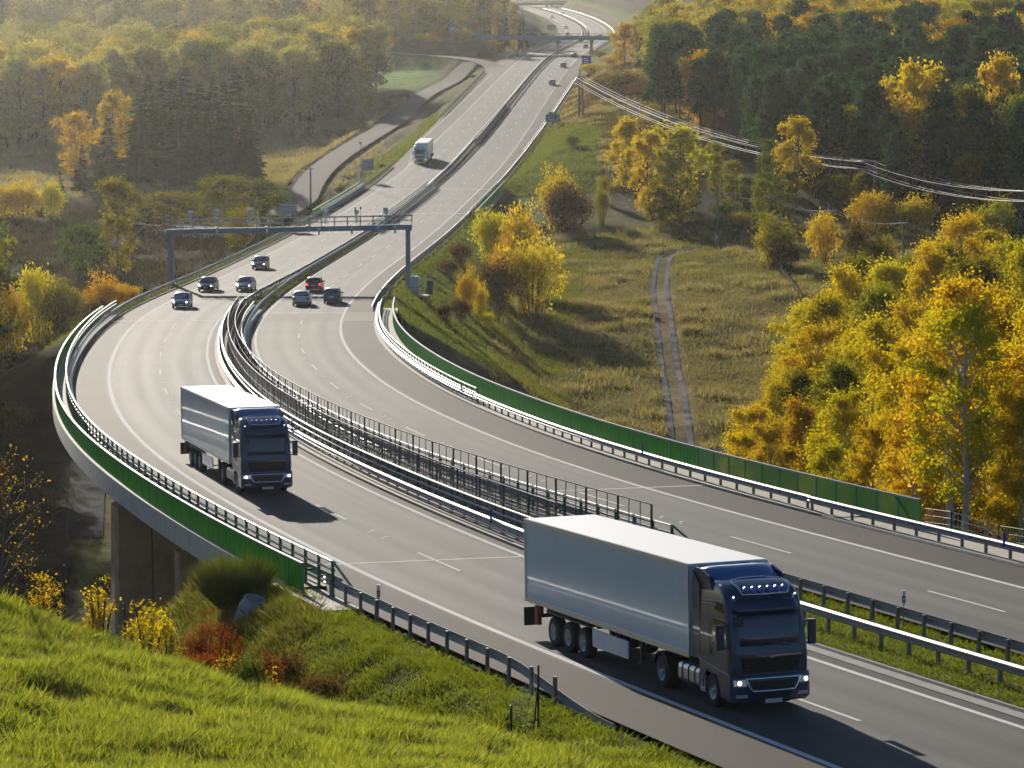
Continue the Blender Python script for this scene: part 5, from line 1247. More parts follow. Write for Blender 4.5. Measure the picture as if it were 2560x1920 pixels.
# ------------------------------------------------------------------ small things near the camera
def fence_post(label, u, vt, Y, foot=None, r=.03):
    t = W(u, vt, Y); gz = H(t.x, t.y) if foot is None else foot; o = empty('fence_post', (t.x, t.y, gz), label=label, cat='fence post'); m = MB(); m.tube([(0, 0, -.4), (0, 0, t.z - gz)], r, 10); m.build('tube', M_BLACK, o)
    m = MB(); m.lathe([(r * 1.25, -.05), (r * 1.25, .01), (0, .025)], 10, 0, 'z', (0, 0, t.z - gz)); m.build('cap', M_ZINCD, o); return o, t
fence_post('black tubular fence post among yellow saplings, the taller one in the shade', 160, 1411, 88)
fence_post('black tubular fence post between two yellow saplings on the knoll', 310, 1508, 88)
o, t = fence_post('black fence post with slanting brace and torn wire mesh beside the guard rail end', 1346, 1664, 84)
gz = o.location.z; m = MB(); m.tube([(-.16, -.15, -.3), (0, 0, t.z - gz - .45)], .025, 8); m.build('brace', M_BLACK, o)
m = MB(); e = W(1275, 1795, 83.5) - o.location; tz = t.z - gz
for k in range(9):
    f = k / 8; m.tube([Vector((0, 0, tz * (1 - f * .95))), Vector((0, 0, tz * (1 - f * .95))).lerp(e, .5) + Vector((0, 0, -.12)), e + Vector((0, 0, .55 * (1 - f)))], .006, 4)
for k in range(1, 7):
    f = k / 7; m.tube([Vector((0, 0, tz)).lerp(e + Vector((0, 0, .55)), f) + Vector((0, 0, -.2 * f * (1 - f))), Vector((0, 0, tz * .05)).lerp(e, f)], .005, 4)
m.build('wire_netting', M_WIRE, o)
fence_post('short black stub post left of the torn wire mesh', 1278, 1765, 83.5, r=.035)
p = hit(628, 1534, 95, 125); p.z += .02; M_RING = mat('ring_concrete', (.34, .36, .37), .85, spec=.15, var=.15, scale=3., dirt=(.2, .2, .19)); o = empty('concrete_ring', tuple(p), (R(12), R(14), 0), label='pale tapered concrete ring below the green parapet end', cat='concrete ring'); m = MB()
m.lathe([(.58, -.4), (.50, .30), (.40, .52), (.40, .60), (.33, .60), (.33, .2), (.0, .2)], 28, sm=False); m.build('ring', M_RING, o)
# wire fence below the birches
fr = empty('wire_fence', tuple(W(2378, 1325, 131)), label='thin wire mesh fence on dark posts below the white birch trunks', cat='fence'); Bq = Vector(fr.location)
pts = [W(2312, 1312, 134), W(2378, 1330, 131), W(2496, 1362, 128), W(2600, 1390, 124)]
for p in pts: p.z = H(p.x, p.y)
for p in pts[1:]: m = MB(); m.tube([p - Bq + Vector((0, 0, -.3)), p - Bq + Vector((0, 0, 1.75))], .03, 8); m.build('post', M_BLACK, fr)
m = MB()
for a, b_ in zip(pts[:-1], pts[1:]):
    for z in (.1, .35, .6, .85, 1.1, 1.4, 1.7): m.tube([a - Bq + Vector((0, 0, z)), b_ - Bq + Vector((0, 0, z))], .007, 4)
    for k in range(1, 14): q = a.lerp(b_, k / 14) - Bq; m.tube([q, q + Vector((0, 0, 1.7))], .004, 4)
m.build('wire', M_WIRE, fr)
# picket fence in the meadow
a, b_ = hit(1952, 690, 330, 480), hit(1996, 745, 330, 480); fr = empty('picket_fence', tuple(a), label='row of pale weathered pickets between the round bushes and the birches', cat='fence')
for i in range(15):
    q = a.lerp(b_, i / 14); q.z = H(q.x, q.y); m = MB(); hh = 1.5 + .2 * math.sin(i * 2.3); m.box((0, 0, hh / 2 - .15), (.13, .05, hh + .3), 0, (0, .04 * math.sin(i * 5), 0)); m.build('picket', M_PALEWOOD if 'M_PALEWOOD' in globals() else M_WOOD, fr, loc=q - a)
m = MB(); m.tube([Vector((0, .05, 1.0)), b_ - a + Vector((0, .05, 1.0))], .03, 5); m.build('rail', M_WOOD, fr)
# stone revetment under the curved viaduct; deck shade put into its dark colour
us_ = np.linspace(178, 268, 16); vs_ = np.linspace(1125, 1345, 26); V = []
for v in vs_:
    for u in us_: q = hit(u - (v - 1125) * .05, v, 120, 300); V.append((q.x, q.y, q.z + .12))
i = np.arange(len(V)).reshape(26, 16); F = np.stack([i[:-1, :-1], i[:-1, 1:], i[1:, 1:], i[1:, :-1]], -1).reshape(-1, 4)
tag(obj('stone_revetment', fast_mesh('stone_revetment', np.array(V), F, [mat('revetment_stone_shade_dark', (.045, .047, .055), 1., spec=.02, var=.6, scale=3.2, bump=1.)])), kind='structure')
# ------------------------------------------------------------------ foliage materials
LM = {
    'gold': leafmat('leaf_gold', (.34, .21, .010), (.55, .40, .02), .45, .012),
    'lemon': leafmat('leaf_lemon', (.30, .25, .010), (.52, .44, .02), .45, .012),
    'orange': leafmat('leaf_orange', (.34, .17, .010), (.50, .30, .018), .45, .012),
    'olive': leafmat('leaf_olive', (.12, .115, .012), (.27, .24, .022), .45, .02),
    'green': leafmat('leaf_green', (.05, .08, .012), (.12, .15, .02), .45, .03),
    'straw': leafmat('leaf_pale_gold', (.22, .20, .055), (.37, .33, .085), .45, .015),
    'brown': leafmat('leaf_brown', (.07, .045, .02), (.14, .09, .03), .35, .02),
    'red': leafmat('leaf_red', (.12, .02, .008), (.24, .05, .012), .4, .01),
    'spruce': leafmat('needle_spruce', (.014, .036, .014), (.035, .07, .026), .15, .01, tmul=1.1),
    'pine': leafmat('needle_pine', (.028, .072, .034), (.075, .145, .06), .3, .012, tmul=1.1),
    'broom': leafmat('broom_green', (.06, .085, .012), (.13, .15, .02), .3, .01),
}
BARK = mat('bark', (.085, .065, .05), .9, var=.35, scale=8., bump=.5)
BIRCH = mat('birch_bark', (.5, .48, .44), .8, var=.1, scale=4., dirt=(.04, .035, .03), dscale=5.)
def rand_dirs(n, g):
    v = g.normal(size=(n, 3)); return v / np.linalg.norm(v, axis=1)[:, None]
def leaf_quads(C, size, g, up=None, asp=.62, jit=.35):
    n = len(C); a = rand_dirs(n, g)
    if up is not None: a = a + np.asarray(up) * .8; a /= np.linalg.norm(a, axis=1)[:, None]
    b = np.cross(a, rand_dirs(n, g)); b /= np.linalg.norm(b, axis=1)[:, None] + 1e-9
    s = (size * (1 + jit * g.normal(size=n).clip(-1.5, 1.8)))[:, None] * .5
    V = np.stack([C - a * s, C + b * s * asp, C + a * s, C - b * s * asp], 1).reshape(-1, 3)
    return V, np.arange(n * 4).reshape(n, 4)
SHAPES = {'ovate': lambda t: np.interp(t, [0, .15, .35, .7, .9, 1], [.55, .85, 1, .72, .38, .1]), 'round': lambda t: np.sqrt(np.clip(1 - (2 * t - .95) ** 2 * .96, .05, 1)),
          'dome': lambda t: np.interp(t, [0, .3, .6, .85, 1], [.8, 1, .92, .6, .2]), 'column': lambda t: np.interp(t, [0, .2, .6, .9, 1], [.6, .9, 1, .6, .15])}
def broadleaf(h, r, n, size, seed, base=.12, shape='ovate', nl=22, sig=.12, wob=.03, tr=None, bark=None, leaf='gold', droop=.15, stems=1, sparse=1.0):
    g = np.random.default_rng(seed); rr = random.Random(seed); T = MB(); segs = []; f = SHAPES[shape]
    for st in range(stems):
        lean = Vector((rr.uniform(-1, 1), rr.uniform(-1, 1), 0)) * (.0 if stems == 1 else r * .35)
        tp = [Vector((rr.uniform(-1, 1) * wob * h * (i > 0), rr.uniform(-1, 1) * wob * h * (i > 0), h * .94 * i / 6)) + lean * (i / 6) + lean * .15 for i in range(7)]
        t0 = (tr or h * .013) * (1 if stems == 1 else .6); T.tube(tp, [t0 * (1 - .85 * i / 6) + .01 for i in range(7)], 7, 0)
        tip = lambda t: tp[min(int(t * 6), 5)].lerp(tp[min(int(t * 6), 5) + 1], t * 6 - min(int(t * 6), 5))
        for i in range(nl // stems):
            t = (i + rr.random()) / (nl / stems); hz = base + (.96 - base) * t; az = i * 2.4 + rr.uniform(-.5, .5); R_ = r * float(f(t)) * rr.uniform(.72, 1.12) * (1 if stems == 1 else .75)
            el = rr.uniform(.25, .6) + .6 * t; a = tip(hz); d = Vector((math.cos(az), math.sin(az), 0)); e = a + d * R_ + Vector((0, 0, min(R_ * math.tan(el), h * 1.0 - a.z)))
            mid = a.lerp(e, .55) + Vector((0, 0, R_ * .12)); e = e - Vector((0, 0, droop * R_)); T.tube([a, mid, e], [t0 * .45 * (1 - .6 * hz) + .006, t0 * .25 * (1 - .6 * hz) + .005, .006], 5, 0); segs += [(mid.lerp(a, .3), mid, .6), (mid, e, 1.)]
            for k in range(3):
                s0 = mid.lerp(e, rr.uniform(-.3, .8)); q = s0 + Vector((rr.uniform(-1, 1), rr.uniform(-1, 1), rr.uniform(-.35, .9))).normalized() * R_ * rr.uniform(.3, .5); T.tube([s0, q], [t0 * .14 + .004, .004], 4, 0); segs.append((s0, q, 1.2))
        segs.append((tip(.8), tip(1.0), .8))
    A = np.array([s[0] for s in segs]); Bq = np.array([s[1] for s in segs]); w = np.array([s[2] * ((s[1] - s[0]).length + .1) for s in segs]) * g.uniform(.35, 1.4, len(segs))
    k = g.choice(len(segs), n, p=w / w.sum()); t = g.uniform(.1, 1.05, n)[:, None]; C = A[k] + (Bq[k] - A[k]) * t + g.normal(size=(n, 3)) * (sig * r * g.uniform(.4, 1.4, n))[:, None]
    C[:, 2] = np.maximum(C[:, 2], h * .03); V, F = leaf_quads(C, size, g, up=(0, 0, -.4))
    nm = 'tree%d' % seed
    return [('trunk', T.mesh('trunk', bark or BARK)), ('crown', fast_mesh('crown', V, F, [LM[leaf]]))]
def spruce(h, r, seed, leaf='spruce', lv=34, base=.04, q=1.0):
    g = np.random.default_rng(seed); T = MB(); T.tube([(0, 0, -.3), (0, 0, h * .5), (0, 0, h)], [h * .014, h * .008, .02], 7, 0); Q = []
    for i in range(lv):
        t = (i + g.uniform(-.2, .2)) / lv; z = h * (base + (1 - base) * t); R_ = r * (1 - t) ** .85 * g.uniform(.8, 1.1) + .12; nb = int(7 + 4 * (1 - t))
        for k in range(nb):
            az = 2 * math.pi * (k + g.random()) / nb; z = h * (base + (1 - base) * min(.985, max(0., t + g.uniform(-.75, .75) / lv))); Lb = R_ * g.uniform(.65, 1.15); d = np.array([math.cos(az), math.sin(az), 0]); sd = np.array([-d[1], d[0], 0])
            m = max(3, int(5 * q * (.4 + .6 * (1 - t))))
            for j in range(m):
                u = (j + .7) / m; c = d * Lb * u + np.array([0, 0, z - Lb * .38 * u ** 1.4 + .10 * Lb * u ** 3]); w = Lb * .30 * (1.15 - .5 * u) + .22
                for s in (-1, 1):
                    a = d * .55 + sd * s * .8 + np.array([0, 0, -.22]); a = a / np.linalg.norm(a) * w * g.uniform(.8, 1.4); b = np.array([0, 0, 1.]) * .25 * w + d * .3 * w
                    Q.append((c, c + a * .6 + b * .5, c + a * 1.25, c + a * .55 - b * .7))
                if j % 2: Q.append((c, c + d * w * .3, c + np.array([0, 0, -w * .95]) + sd * w * .2 * g.normal(), c - d * w * .3))
    V = np.array(Q).reshape(-1, 3); F = np.arange(len(V)).reshape(-1, 4)
    return [('trunk', T.mesh('trunk', BARK)), ('crown', fast_mesh('crown', V, F, [LM[leaf]]))]
def pine(h, r, seed, leaf='pine', n=5600):
    g = np.random.default_rng(seed); rr = random.Random(seed); T = MB(); T.tube([(0, 0, -.3), (rr.uniform(-.2, .2), 0, h * .5), (0, 0, h * .97)], [h * .014, h * .010, .03], 7, 0); C = []; D = []
    for i in range(34):
        t = (i + rr.random()) / 34; z = h * (.32 + .66 * t); R_ = r * (1.0 - .75 * t ** 1.6) * rr.uniform(.55, 1.1); az = i * 2.4 + rr.uniform(-.4, .4); e = Vector((math.cos(az) * R_, math.sin(az) * R_, z + R_ * .25)); T.tube([(0, 0, z - R_ * .1), e], [.05, .015], 4, 0)
        m = n // 34
        for _ in range(3):
            c = np.array(e) * np.array([1, 1, 1.]) - np.array([e.x, e.y, 0]) * rr.uniform(0, .45) + g.normal(size=3) * .28 * np.array([1, 1, .5]); k = g.normal(size=(m // 3, 3)) * np.array([.55, .55, .32]) * (r / 2.6); C.append(c + k)
    C = np.concatenate(C); V, F = leaf_quads(C, .58 * (r / 2.6), g, up=(0, 0, .5), asp=.5)
    return [('trunk', T.mesh('trunk', BARK)), ('crown', fast_mesh('crown', V, F, [LM[leaf]]))]
def shrub(h, r, n, size, seed, leaf, nl=16, spread=1.0, sig=.16):
    g = np.random.default_rng(seed); rr = random.Random(seed); T = MB(); A = []; Bq = []
    for i in range(nl):
        az = i * 2.4; R_ = r * math.sqrt((i + .5) / nl) * spread; hh = h * (1 - .45 * ((i + .5) / nl) ** 1.5) * rr.uniform(.8, 1.1); a = Vector((math.cos(az) * R_ * .25, math.sin(az) * R_ * .25, -.1)); e = Vector((math.cos(az) * R_, math.sin(az) * R_, hh)); mid = a.lerp(e, .5) + Vector((0, 0, h * .1)); T.tube([a, mid, e], [.03 * h ** .5, .018 * h ** .5, .006], 4, 0)
        A += [a.lerp(mid, .2), mid]; Bq += [mid, e]
        for k in range(3): q = mid.lerp(e, rr.random()); A.append(q); Bq.append(q + Vector((rr.uniform(-1, 1), rr.uniform(-1, 1), rr.uniform(-.2, 1))) * r * .3)
    A = np.array(A); Bq = np.array(Bq); k = g.choice(len(A), n); t = g.uniform(.05, 1.1, n)[:, None]; C = A[k] + (Bq[k] - A[k]) * t + g.normal(size=(n, 3)) * sig * r * np.array([1, 1, .6]); C[:, 2] = np.abs(C[:, 2])
    V, F = leaf_quads(C, size, g, up=(0, 0, .2))
    return [('stems', T.mesh('stems', BARK)), ('crown', fast_mesh('crown', V, F, [LM[leaf]]))]
def plant(proto, name, x, y, sc, label, cat, group=None, z=None, rz=None, sz=1.0):
    r = empty(name, (x, y, (H(x, y) if z is None else z) - .1), (0, 0, random.uniform(0, 6.28) if rz is None else rz), label, cat, group); r.scale = (sc, sc, sc * sz)
    for nm, me in proto: obj(nm, me, r)
    return r
# ------------------------------------------------------------------ prototypes (unit height about as named)
NB = [broadleaf(13, 3.1, 26000, .155, 100 + i, .12, 'ovate', 30, .11, .02, leaf=l, bark=BIRCH, droop=.25) for i, l in enumerate(('gold', 'lemon', 'gold', 'olive', 'gold', 'lemon'))]
NBS = [broadleaf(13, 2.9, 14000, .15, 120 + i, .25, 'ovate', 34, .08, .02, leaf=l, bark=BIRCH, droop=.3) for i, l in enumerate(('gold', 'lemon'))]
FB = {l: [broadleaf(18, 4.6, 6400, .46, 200 + 10 * j + i, .1, s, 26, .12, .02, leaf=l) for i, s in enumerate(('ovate', 'round', 'column'))] for j, l in enumerate(('gold', 'olive', 'straw', 'green', 'lemon', 'orange'))}
SPR = [spruce(20, 3.6, 300 + i) for i in range(3)]
PIN = [pine(17, 2.9, 330 + i) for i in range(4)]
SH = {l: [shrub(3.2, 2.2, 5200, .16, 400 + 10 * j + i, l) for i in range(2)] for j, l in enumerate(('gold', 'lemon', 'olive', 'brown', 'orange', 'green'))}

# ------------------------------------------------------------------ near birches right of the viaduct
def by_top(u, vt, Y): 
    t = W(u, vt, Y); gz = H(t.x, t.y); return t.x, t.y, t.z - gz
near = [(1885, 1015, 208, 4), (2000, 925, 222, 3), (2110, 985, 190, 1), (2085, 1100, 165, 5), (2240, 880, 190, 0), (2500, 760, 165, 0), (2590, 790, 150, 2), (2300, 760, 215, 2), (2440, 640, 232, 3), (2560, 600, 250, 5), (2075, 730, 250, 5), (2200, 715, 255, 3), (2335, 625, 278, 0), (2010, 765, 262, 1), (2150, 640, 300, 3), (2405, 545, 305, 2), (2500, 610, 315, 1), (2270, 640, 330, 3), (1995, 850, 245, 1), (2050, 820, 232, 2), (2190, 1060, 160, 4), (2290, 980, 152, 0), (2600, 640, 300, 0), (2130, 830, 225, 0), (2380, 840, 190, 4), (2470, 930, 148, 2), (1870, 1075, 195, 4), (2120, 670, 285, 0), (1945, 950, 226, 0), (2560, 980, 135, 0), (2220, 650, 285, 5), (2180, 800, 215, 1), (2350, 760, 205, 5), (2430, 720, 200, 2), (2540, 850, 160, 5), (2100, 900, 205, 3), (2290, 860, 175, 2), (2380, 610, 295, 3), (2470, 570, 330, 5), (1930, 1060, 190, 2), (2010, 1010, 200, 0), (2650, 700, 200, 3)]
NL = ['gold leaved birch', 'lemon yellow birch', 'golden birch', 'olive green birch', 'deep gold birch', 'bright yellow birch']
rows = lambda Y: 'front row right behind the green parapet' if Y < 175 else ('middle row of the birch stand by the viaduct' if Y < 240 else 'back row of the birch stand towards the round bushes')
for k, (u, vt, Y, i) in enumerate(near):
    x, y, h = by_top(u, vt, Y); plant(NB[i], 'birch_tree', x, y, h / 12.6, NL[i] + ' in the ' + rows(Y), 'birch tree', 'birches beside the viaduct, ' + NL[i] + ', ' + rows(Y).split(' ')[0])
x, y, h = by_top(2392, 690, 146); plant(NBS[0], 'birch_tree', x, y, h / 12.6, 'tall birch with white leaning trunk and golden leaves above the wire fence', 'birch tree', rz=.5)
x, y, h = by_top(2425, 740, 143); plant(NBS[1], 'birch_tree', x, y, h / 12.6, 'second white trunked birch close right of the leaning one', 'birch tree', rz=2.)
# ------------------------------------------------------------------ right hillside forest
def scatter(zone, step, jitter, seed):
    rr = random.Random(seed); out = []
    (x0, x1, y0, y1, ok) = zone; y = y0
    while y < y1:
        x = x0
        while x < x1:
            px, py = x + rr.uniform(-1, 1) * jitter, y + rr.uniform(-1, 1) * jitter
            if ok(px, py): out.append((px, py))
            x += step
        y += step
    return out
edge = lambda x: np.interp(x, [28, 45, 60, 80, 100, 130], [486, 488, 492, 480, 468, 455])
def okR(x, y): return x < .175 * y + 5 and y > edge(x) and x > np.interp(y, [480, 520, 560, 600, 640, 700, 760, 850, 960], [33, 34, 36, 32, 30, 33, 36, 38, 48])
rr = random.Random(5)
MERGE = {'wood': [], 'far_wood': []}
nbl = 0
for x, y in sorted(scatter((30, 175, 460, 905, okR), 8.3, 3.2, 3), key=lambda q: q[1]):
    d = y - edge(x); band = y + rr.uniform(-30, 30); wl = 680 - (x - 15.5) / 43.5 * 180 + 7; low = x < 62 and y < wl
    if low: kind = rr.choice(['green', 'olive', 'green'])
    elif d < 16: kind = rr.choice(['olive', 'green', 'green', 'olive', 'pine', 'pine'])
    elif band < 700: kind = 'pine' if rr.random() < .93 else rr.choice(['gold', 'olive'])
    elif band < 735: kind = rr.choice(['pine', 'pine', 'olive', 'orange', 'gold'])
    else: kind = rr.choice(['olive', 'olive', 'gold', 'lemon', 'orange', 'straw', 'olive', 'gold'])
    if y > 715 and x < 54: kind = rr.choice(['gold', 'olive', 'straw'])
    if low and y > 560: continue
    z_ = 'at the foot of the right hillside' if d < 16 else ('in the dark belt of the right hillside' if band < 735 else 'high on the right hillside')
    if kind == 'pine': plant(rr.choice(PIN), 'pine_tree', x, y, rr.uniform(.9, 1.2), 'dark blue green pine ' + z_, 'pine tree', 'pines ' + z_)
    else:
        nm = {'olive': 'olive tinged broadleaf tree ', 'green': 'green broadleaf tree ', 'gold': 'golden broadleaf tree ', 'lemon': 'lemon yellow broadleaf tree ', 'orange': 'orange broadleaf tree ', 'straw': 'pale gold broadleaf tree '}[kind] + z_
        sc = rr.uniform(.3, .5) if low else (rr.uniform(.55, .85) if d < 16 else rr.uniform(.8, 1.05)); pr = rr.choice(FB[kind]); nbl += 1
        if nbl <= 135: plant(pr, 'broadleaf_tree', x, y, sc, nm, 'broadleaf tree', nm.strip() + 's')
        else: MERGE['wood'].append((pr, x, y, sc))
def t_at(kind, u, vt, vf, Y, wpx, label, name='broadleaf_tree', cat='broadleaf tree', i=0, pw=9.4, ph=17.6, lib=None):
    """tree whose top, width and depth are read from the photograph"""
    t = W(u, vt, Y); gz = H(t.x, t.y); 
    if vf is not None: gz = min(gz, W(u, vf, Y).z) if abs(W(u, vf, Y).z - gz) < 6 else gz
    pr = (lib or FB)[kind]; pr = pr[i % len(pr)] if isinstance(pr, list) else pr; h = t.z - gz; sc = wpx / F0 * Y / pw
    return plant(pr, name, t.x, t.y, sc, label, cat, z=gz, sz=h / ph / sc)
for a in (('gold', 1562, 300, 485, 545, 105, 'golden tree at the left end of the forest edge, above the meadow', 0), ('gold', 1620, 335, 560, 515, 110, 'golden tree just left of the brightest yellow tree', 2), ('lemon', 1700, 325, 590, 505, 150, 'brightest yellow broad tree at the forest edge by the track end', 1), ('olive', 1650, 470, 600, 498, 90, 'olive young tree under the brightest yellow tree', 0),
          ('gold', 1995, 300, 500, 520, 125, 'golden birch like tree standing alone before the dark pines', 0), ('olive', 2130, 270, 450, 530, 130, 'olive tree left of the large golden tree on the slope', 1), ('gold', 2285, 165, 500, 520, 165, 'very large golden tree on the right slope', 1), ('olive', 2200, 230, 470, 528, 120, 'olive tree leaning on the large golden tree', 0), ('olive', 2420, 220, 480, 515, 110, 'olive tree right of the large golden tree', 1), ('gold', 2500, 150, 450, 525, 140, 'golden tree at the right edge of the slope', 0), ('olive', 2560, 240, 500, 500, 140, 'dark olive tree at the right picture edge', 1),
          ('green', 1715, 20, 140, 860, 95, 'round green tree among golden ones beside the motorway', 1), ('straw', 1800, 10, 160, 830, 100, 'tall pale gold tree right of the round green tree', 0), ('straw', 1850, 0, 140, 850, 90, 'pale gold tree at the head of the forest edge', 2), ('straw', 1600, 40, 160, 880, 75, 'pale gold tree beside the overpass end', 0), ('gold', 1560, 60, 190, 870, 70, 'golden tree above the blue direction sign', 2), ('straw', 1640, 60, 200, 850, 70, 'pale gold slender tree right of the dark spruce', 2), ('gold', 1650, 150, 235, 790, 60, 'small golden tree over the brown scrub', 1), ('gold', 1780, 230, 330, 680, 60, 'small golden tree in a gap of the pines', 0)):
    t_at(*a[:7], i=a[7])
t_at('s', 1605, 65, 150, 845, 34, 'narrow dark spruce between the pale gold trees beside the motorway', 'spruce_tree', 'spruce tree', lib={'s': SPR}, pw=6.6, ph=19.8)
# round bushes, hedge and scrub
def b_at(kind, u, vt, vf, wpx, label, Y=None, i=0, y0=60, y1=1100, dz=0):
    p = hit(u, vf, y0, y1) if Y is None else Vector((*W(u, vf, Y)[:2], 0)); gz = H(p.x, p.y); h = HC + ray(u, vt)[1] * p.y - gz; sc = wpx / F0 * p.y / 4.6
    pr = SH[kind]; return plant(pr[i % 2], 'bush', p.x, p.y, sc, label, 'bush', z=gz - dz, sz=max(.3, h / 3.4 / sc))
for a in (('olive', 1940, 540, 690, 120, 'large round olive bush at the picket fence', 432), ('brown', 1965, 600, 700, 80, 'dark brown round bush in front of the olive one', 426), ('lemon', 1912, 560, 660, 40, 'slim yellow green bush left of the olive bush', 436), ('gold', 2055, 540, 650, 90, 'golden bush between two wire poles', 440), ('brown', 2140, 545, 660, 80, 'dark russet round bush right of the golden bush', 425), ('olive', 2200, 590, 680, 100, 'olive bush behind the birch tops', 420),
          ('gold', 2180, 485, 545, 130, 'left part of the yellow hedge below the lattice pole', 478), ('gold', 2290, 490, 545, 120, 'right part of the yellow hedge below the lattice pole', 474), ('olive', 2480, 500, 600, 130, 'dull olive bush at the right forest edge', 450), ('lemon', 1745, 590, 625, 40, 'small yellow bush at the end of the track', 482),
          ('lemon', 1230, 512, 640, 110, 'tall yellow green willow bush on the embankment, left half', 418), ('gold', 1300, 520, 650, 120, 'tall golden willow bush on the embankment, right half', 410), ('gold', 1330, 600, 760, 150, 'largest golden bush on the embankment slope', 378), ('brown', 1245, 640, 760, 120, 'dark brown bush before the largest golden bush', 372), ('orange', 1260, 590, 730, 80, 'orange bush between the two golden ones', 384), ('brown', 1150, 600, 690, 70, 'brown thicket above the dark shrub on the embankment', 400),
          ('brown', 1121, 645, 690, 60, 'small dark red brown shrub on the lit turf', None), ('orange', 1168, 672, 785, 60, 'upright orange gold shrub in the middle of the embankment', None), ('gold', 1200, 710, 790, 45, 'low golden shrub leaning right of the upright one', None), ('brown', 1110, 755, 805, 50, 'brown shrub below the turf slope', None), ('brown', 1150, 740, 800, 60, 'dark brown shrub beside the upright orange one', None), ('lemon', 1215, 775, 820, 50, 'little yellow shrub low on the slope', None),
          ('gold', 1395, 425, 510, 110, 'yellow bush on the shaded ridge beyond the short bridge', 500), ('brown', 1420, 450, 525, 130, 'brown bush in front of the yellow one on the ridge', 494), ('olive', 1505, 465, 500, 46, 'round olive shrub right of the ridge bush', 505), ('olive', 1510, 440, 470, 40, 'smaller round shrub higher up beside the round olive one', 530), ('green', 1432, 335, 390, 40, 'dark green juniper like bush below the power pole', 600), ('olive', 1500, 345, 385, 45, 'grey green shrub right of the juniper like bush', 610),
          ('brown', 1560, 175, 245, 110, 'brown scrub on the slope right of the power pole, upper', 735), ('brown', 1620, 200, 270, 120, 'brown scrub on the slope, right', 710), ('brown', 1500, 190, 250, 90, 'brown scrub close beside the power pole', 745), ('gold', 1480, 160, 200, 75, 'golden bush before the blue direction sign', 880), ('gold', 1530, 140, 190, 60, 'golden bush right of the blue direction sign', 880), ('olive', 1500, 125, 160, 40, 'pale olive bush behind the blue direction sign', 960), ('brown', 1580, 320, 370, 60, 'brown shrub by the forest corner', 620), ('olive', 1640, 260, 330, 70, 'olive shrub at the pine edge', 660)):
    b_at(*a[:6], Y=a[6], i=len(a[5]))
for k, (u, vt, vf, w_, kd) in enumerate(((1790, 545, 612, 70, 'green'), (1840, 530, 610, 80, 'olive'), (1880, 550, 605, 60, 'green'), (1750, 555, 600, 50, 'olive'), (1810, 500, 580, 80, 'green'))): b_at(kd, u, vt, vf, w_, ('dark green', 'dull olive', 'small dark green', 'low olive', 'tall dark green')[k] + ' thicket behind the concrete pole with white boxes', Y=494 + k * 3)
# ------------------------------------------------------------------ left side
for u, vt, Y, l in ((369, 188, 602, 'leftmost dark spruce of the tall group'), (402, 203, 606, 'dark spruce second in the tall group'), (432, 195, 600, 'dark spruce left of the highest tip'), (462, 170, 598, 'dark spruce with the highest tip in the middle of the group'), (500, 204, 604, 'dark spruce right of the middle tip'), (532, 200, 600, 'dark spruce left of the right end of the group'), (560, 205, 606, 'dark spruce in the right half of the group, behind'), (589, 170, 596, 'rightmost spruce of the tall group with a clear pointed top'), (620, 290, 592, 'short spruce at the right foot of the group'), (345, 225, 596, 'spruce at the left flank of the tall group'), (269, 283, 588, 'pointed spruce in front of the two glowing yellow trees'), (205, 362, 580, 'small spruce below the left glowing yellow tree'), (150, 430, 575, 'low spruce at the left foot of the glowing tree'), (445, 300, 590, 'shorter spruce in front of the group, left'), (520, 320, 588, 'shorter spruce in front of the group, right'), (245, 380, 578, 'small spruce before the pointed one')):
    x, y, h = by_top(u, vt, Y); plant(rr.choice(SPR), 'spruce_tree', x, y, h / 19.8 * 1.4, l, 'spruce tree', 'spruces in the dark group on the left', sz=.72)
for a in (('gold', 187, 285, 450, 612, 95, 'left one of two glowing yellow trees by the spruces', 1), ('gold', 283, 235, 420, 618, 110, 'right one of two glowing yellow trees, taller', 0),
          ('olive', 292, 455, 690, 425, 110, 'slender olive tree standing free below the spruces', 2), ('green', 200, 565, 690, 420, 130, 'dark bushy tree left of the slender olive tree', 1), ('olive', 425, 480, 580, 500, 170, 'broad olive crown behind the gantry, left', 1), ('olive', 560, 440, 560, 505, 170, 'broad olive crown behind the gantry, right', 1), ('green', 650, 450, 570, 510, 110, 'dark green crown before the service road', 1), ('olive', 320, 470, 570, 510, 120, 'olive crown at the left of the gantry beam', 0)):
    t_at(*a[:7], i=a[7])
for x in range(24):
    pass
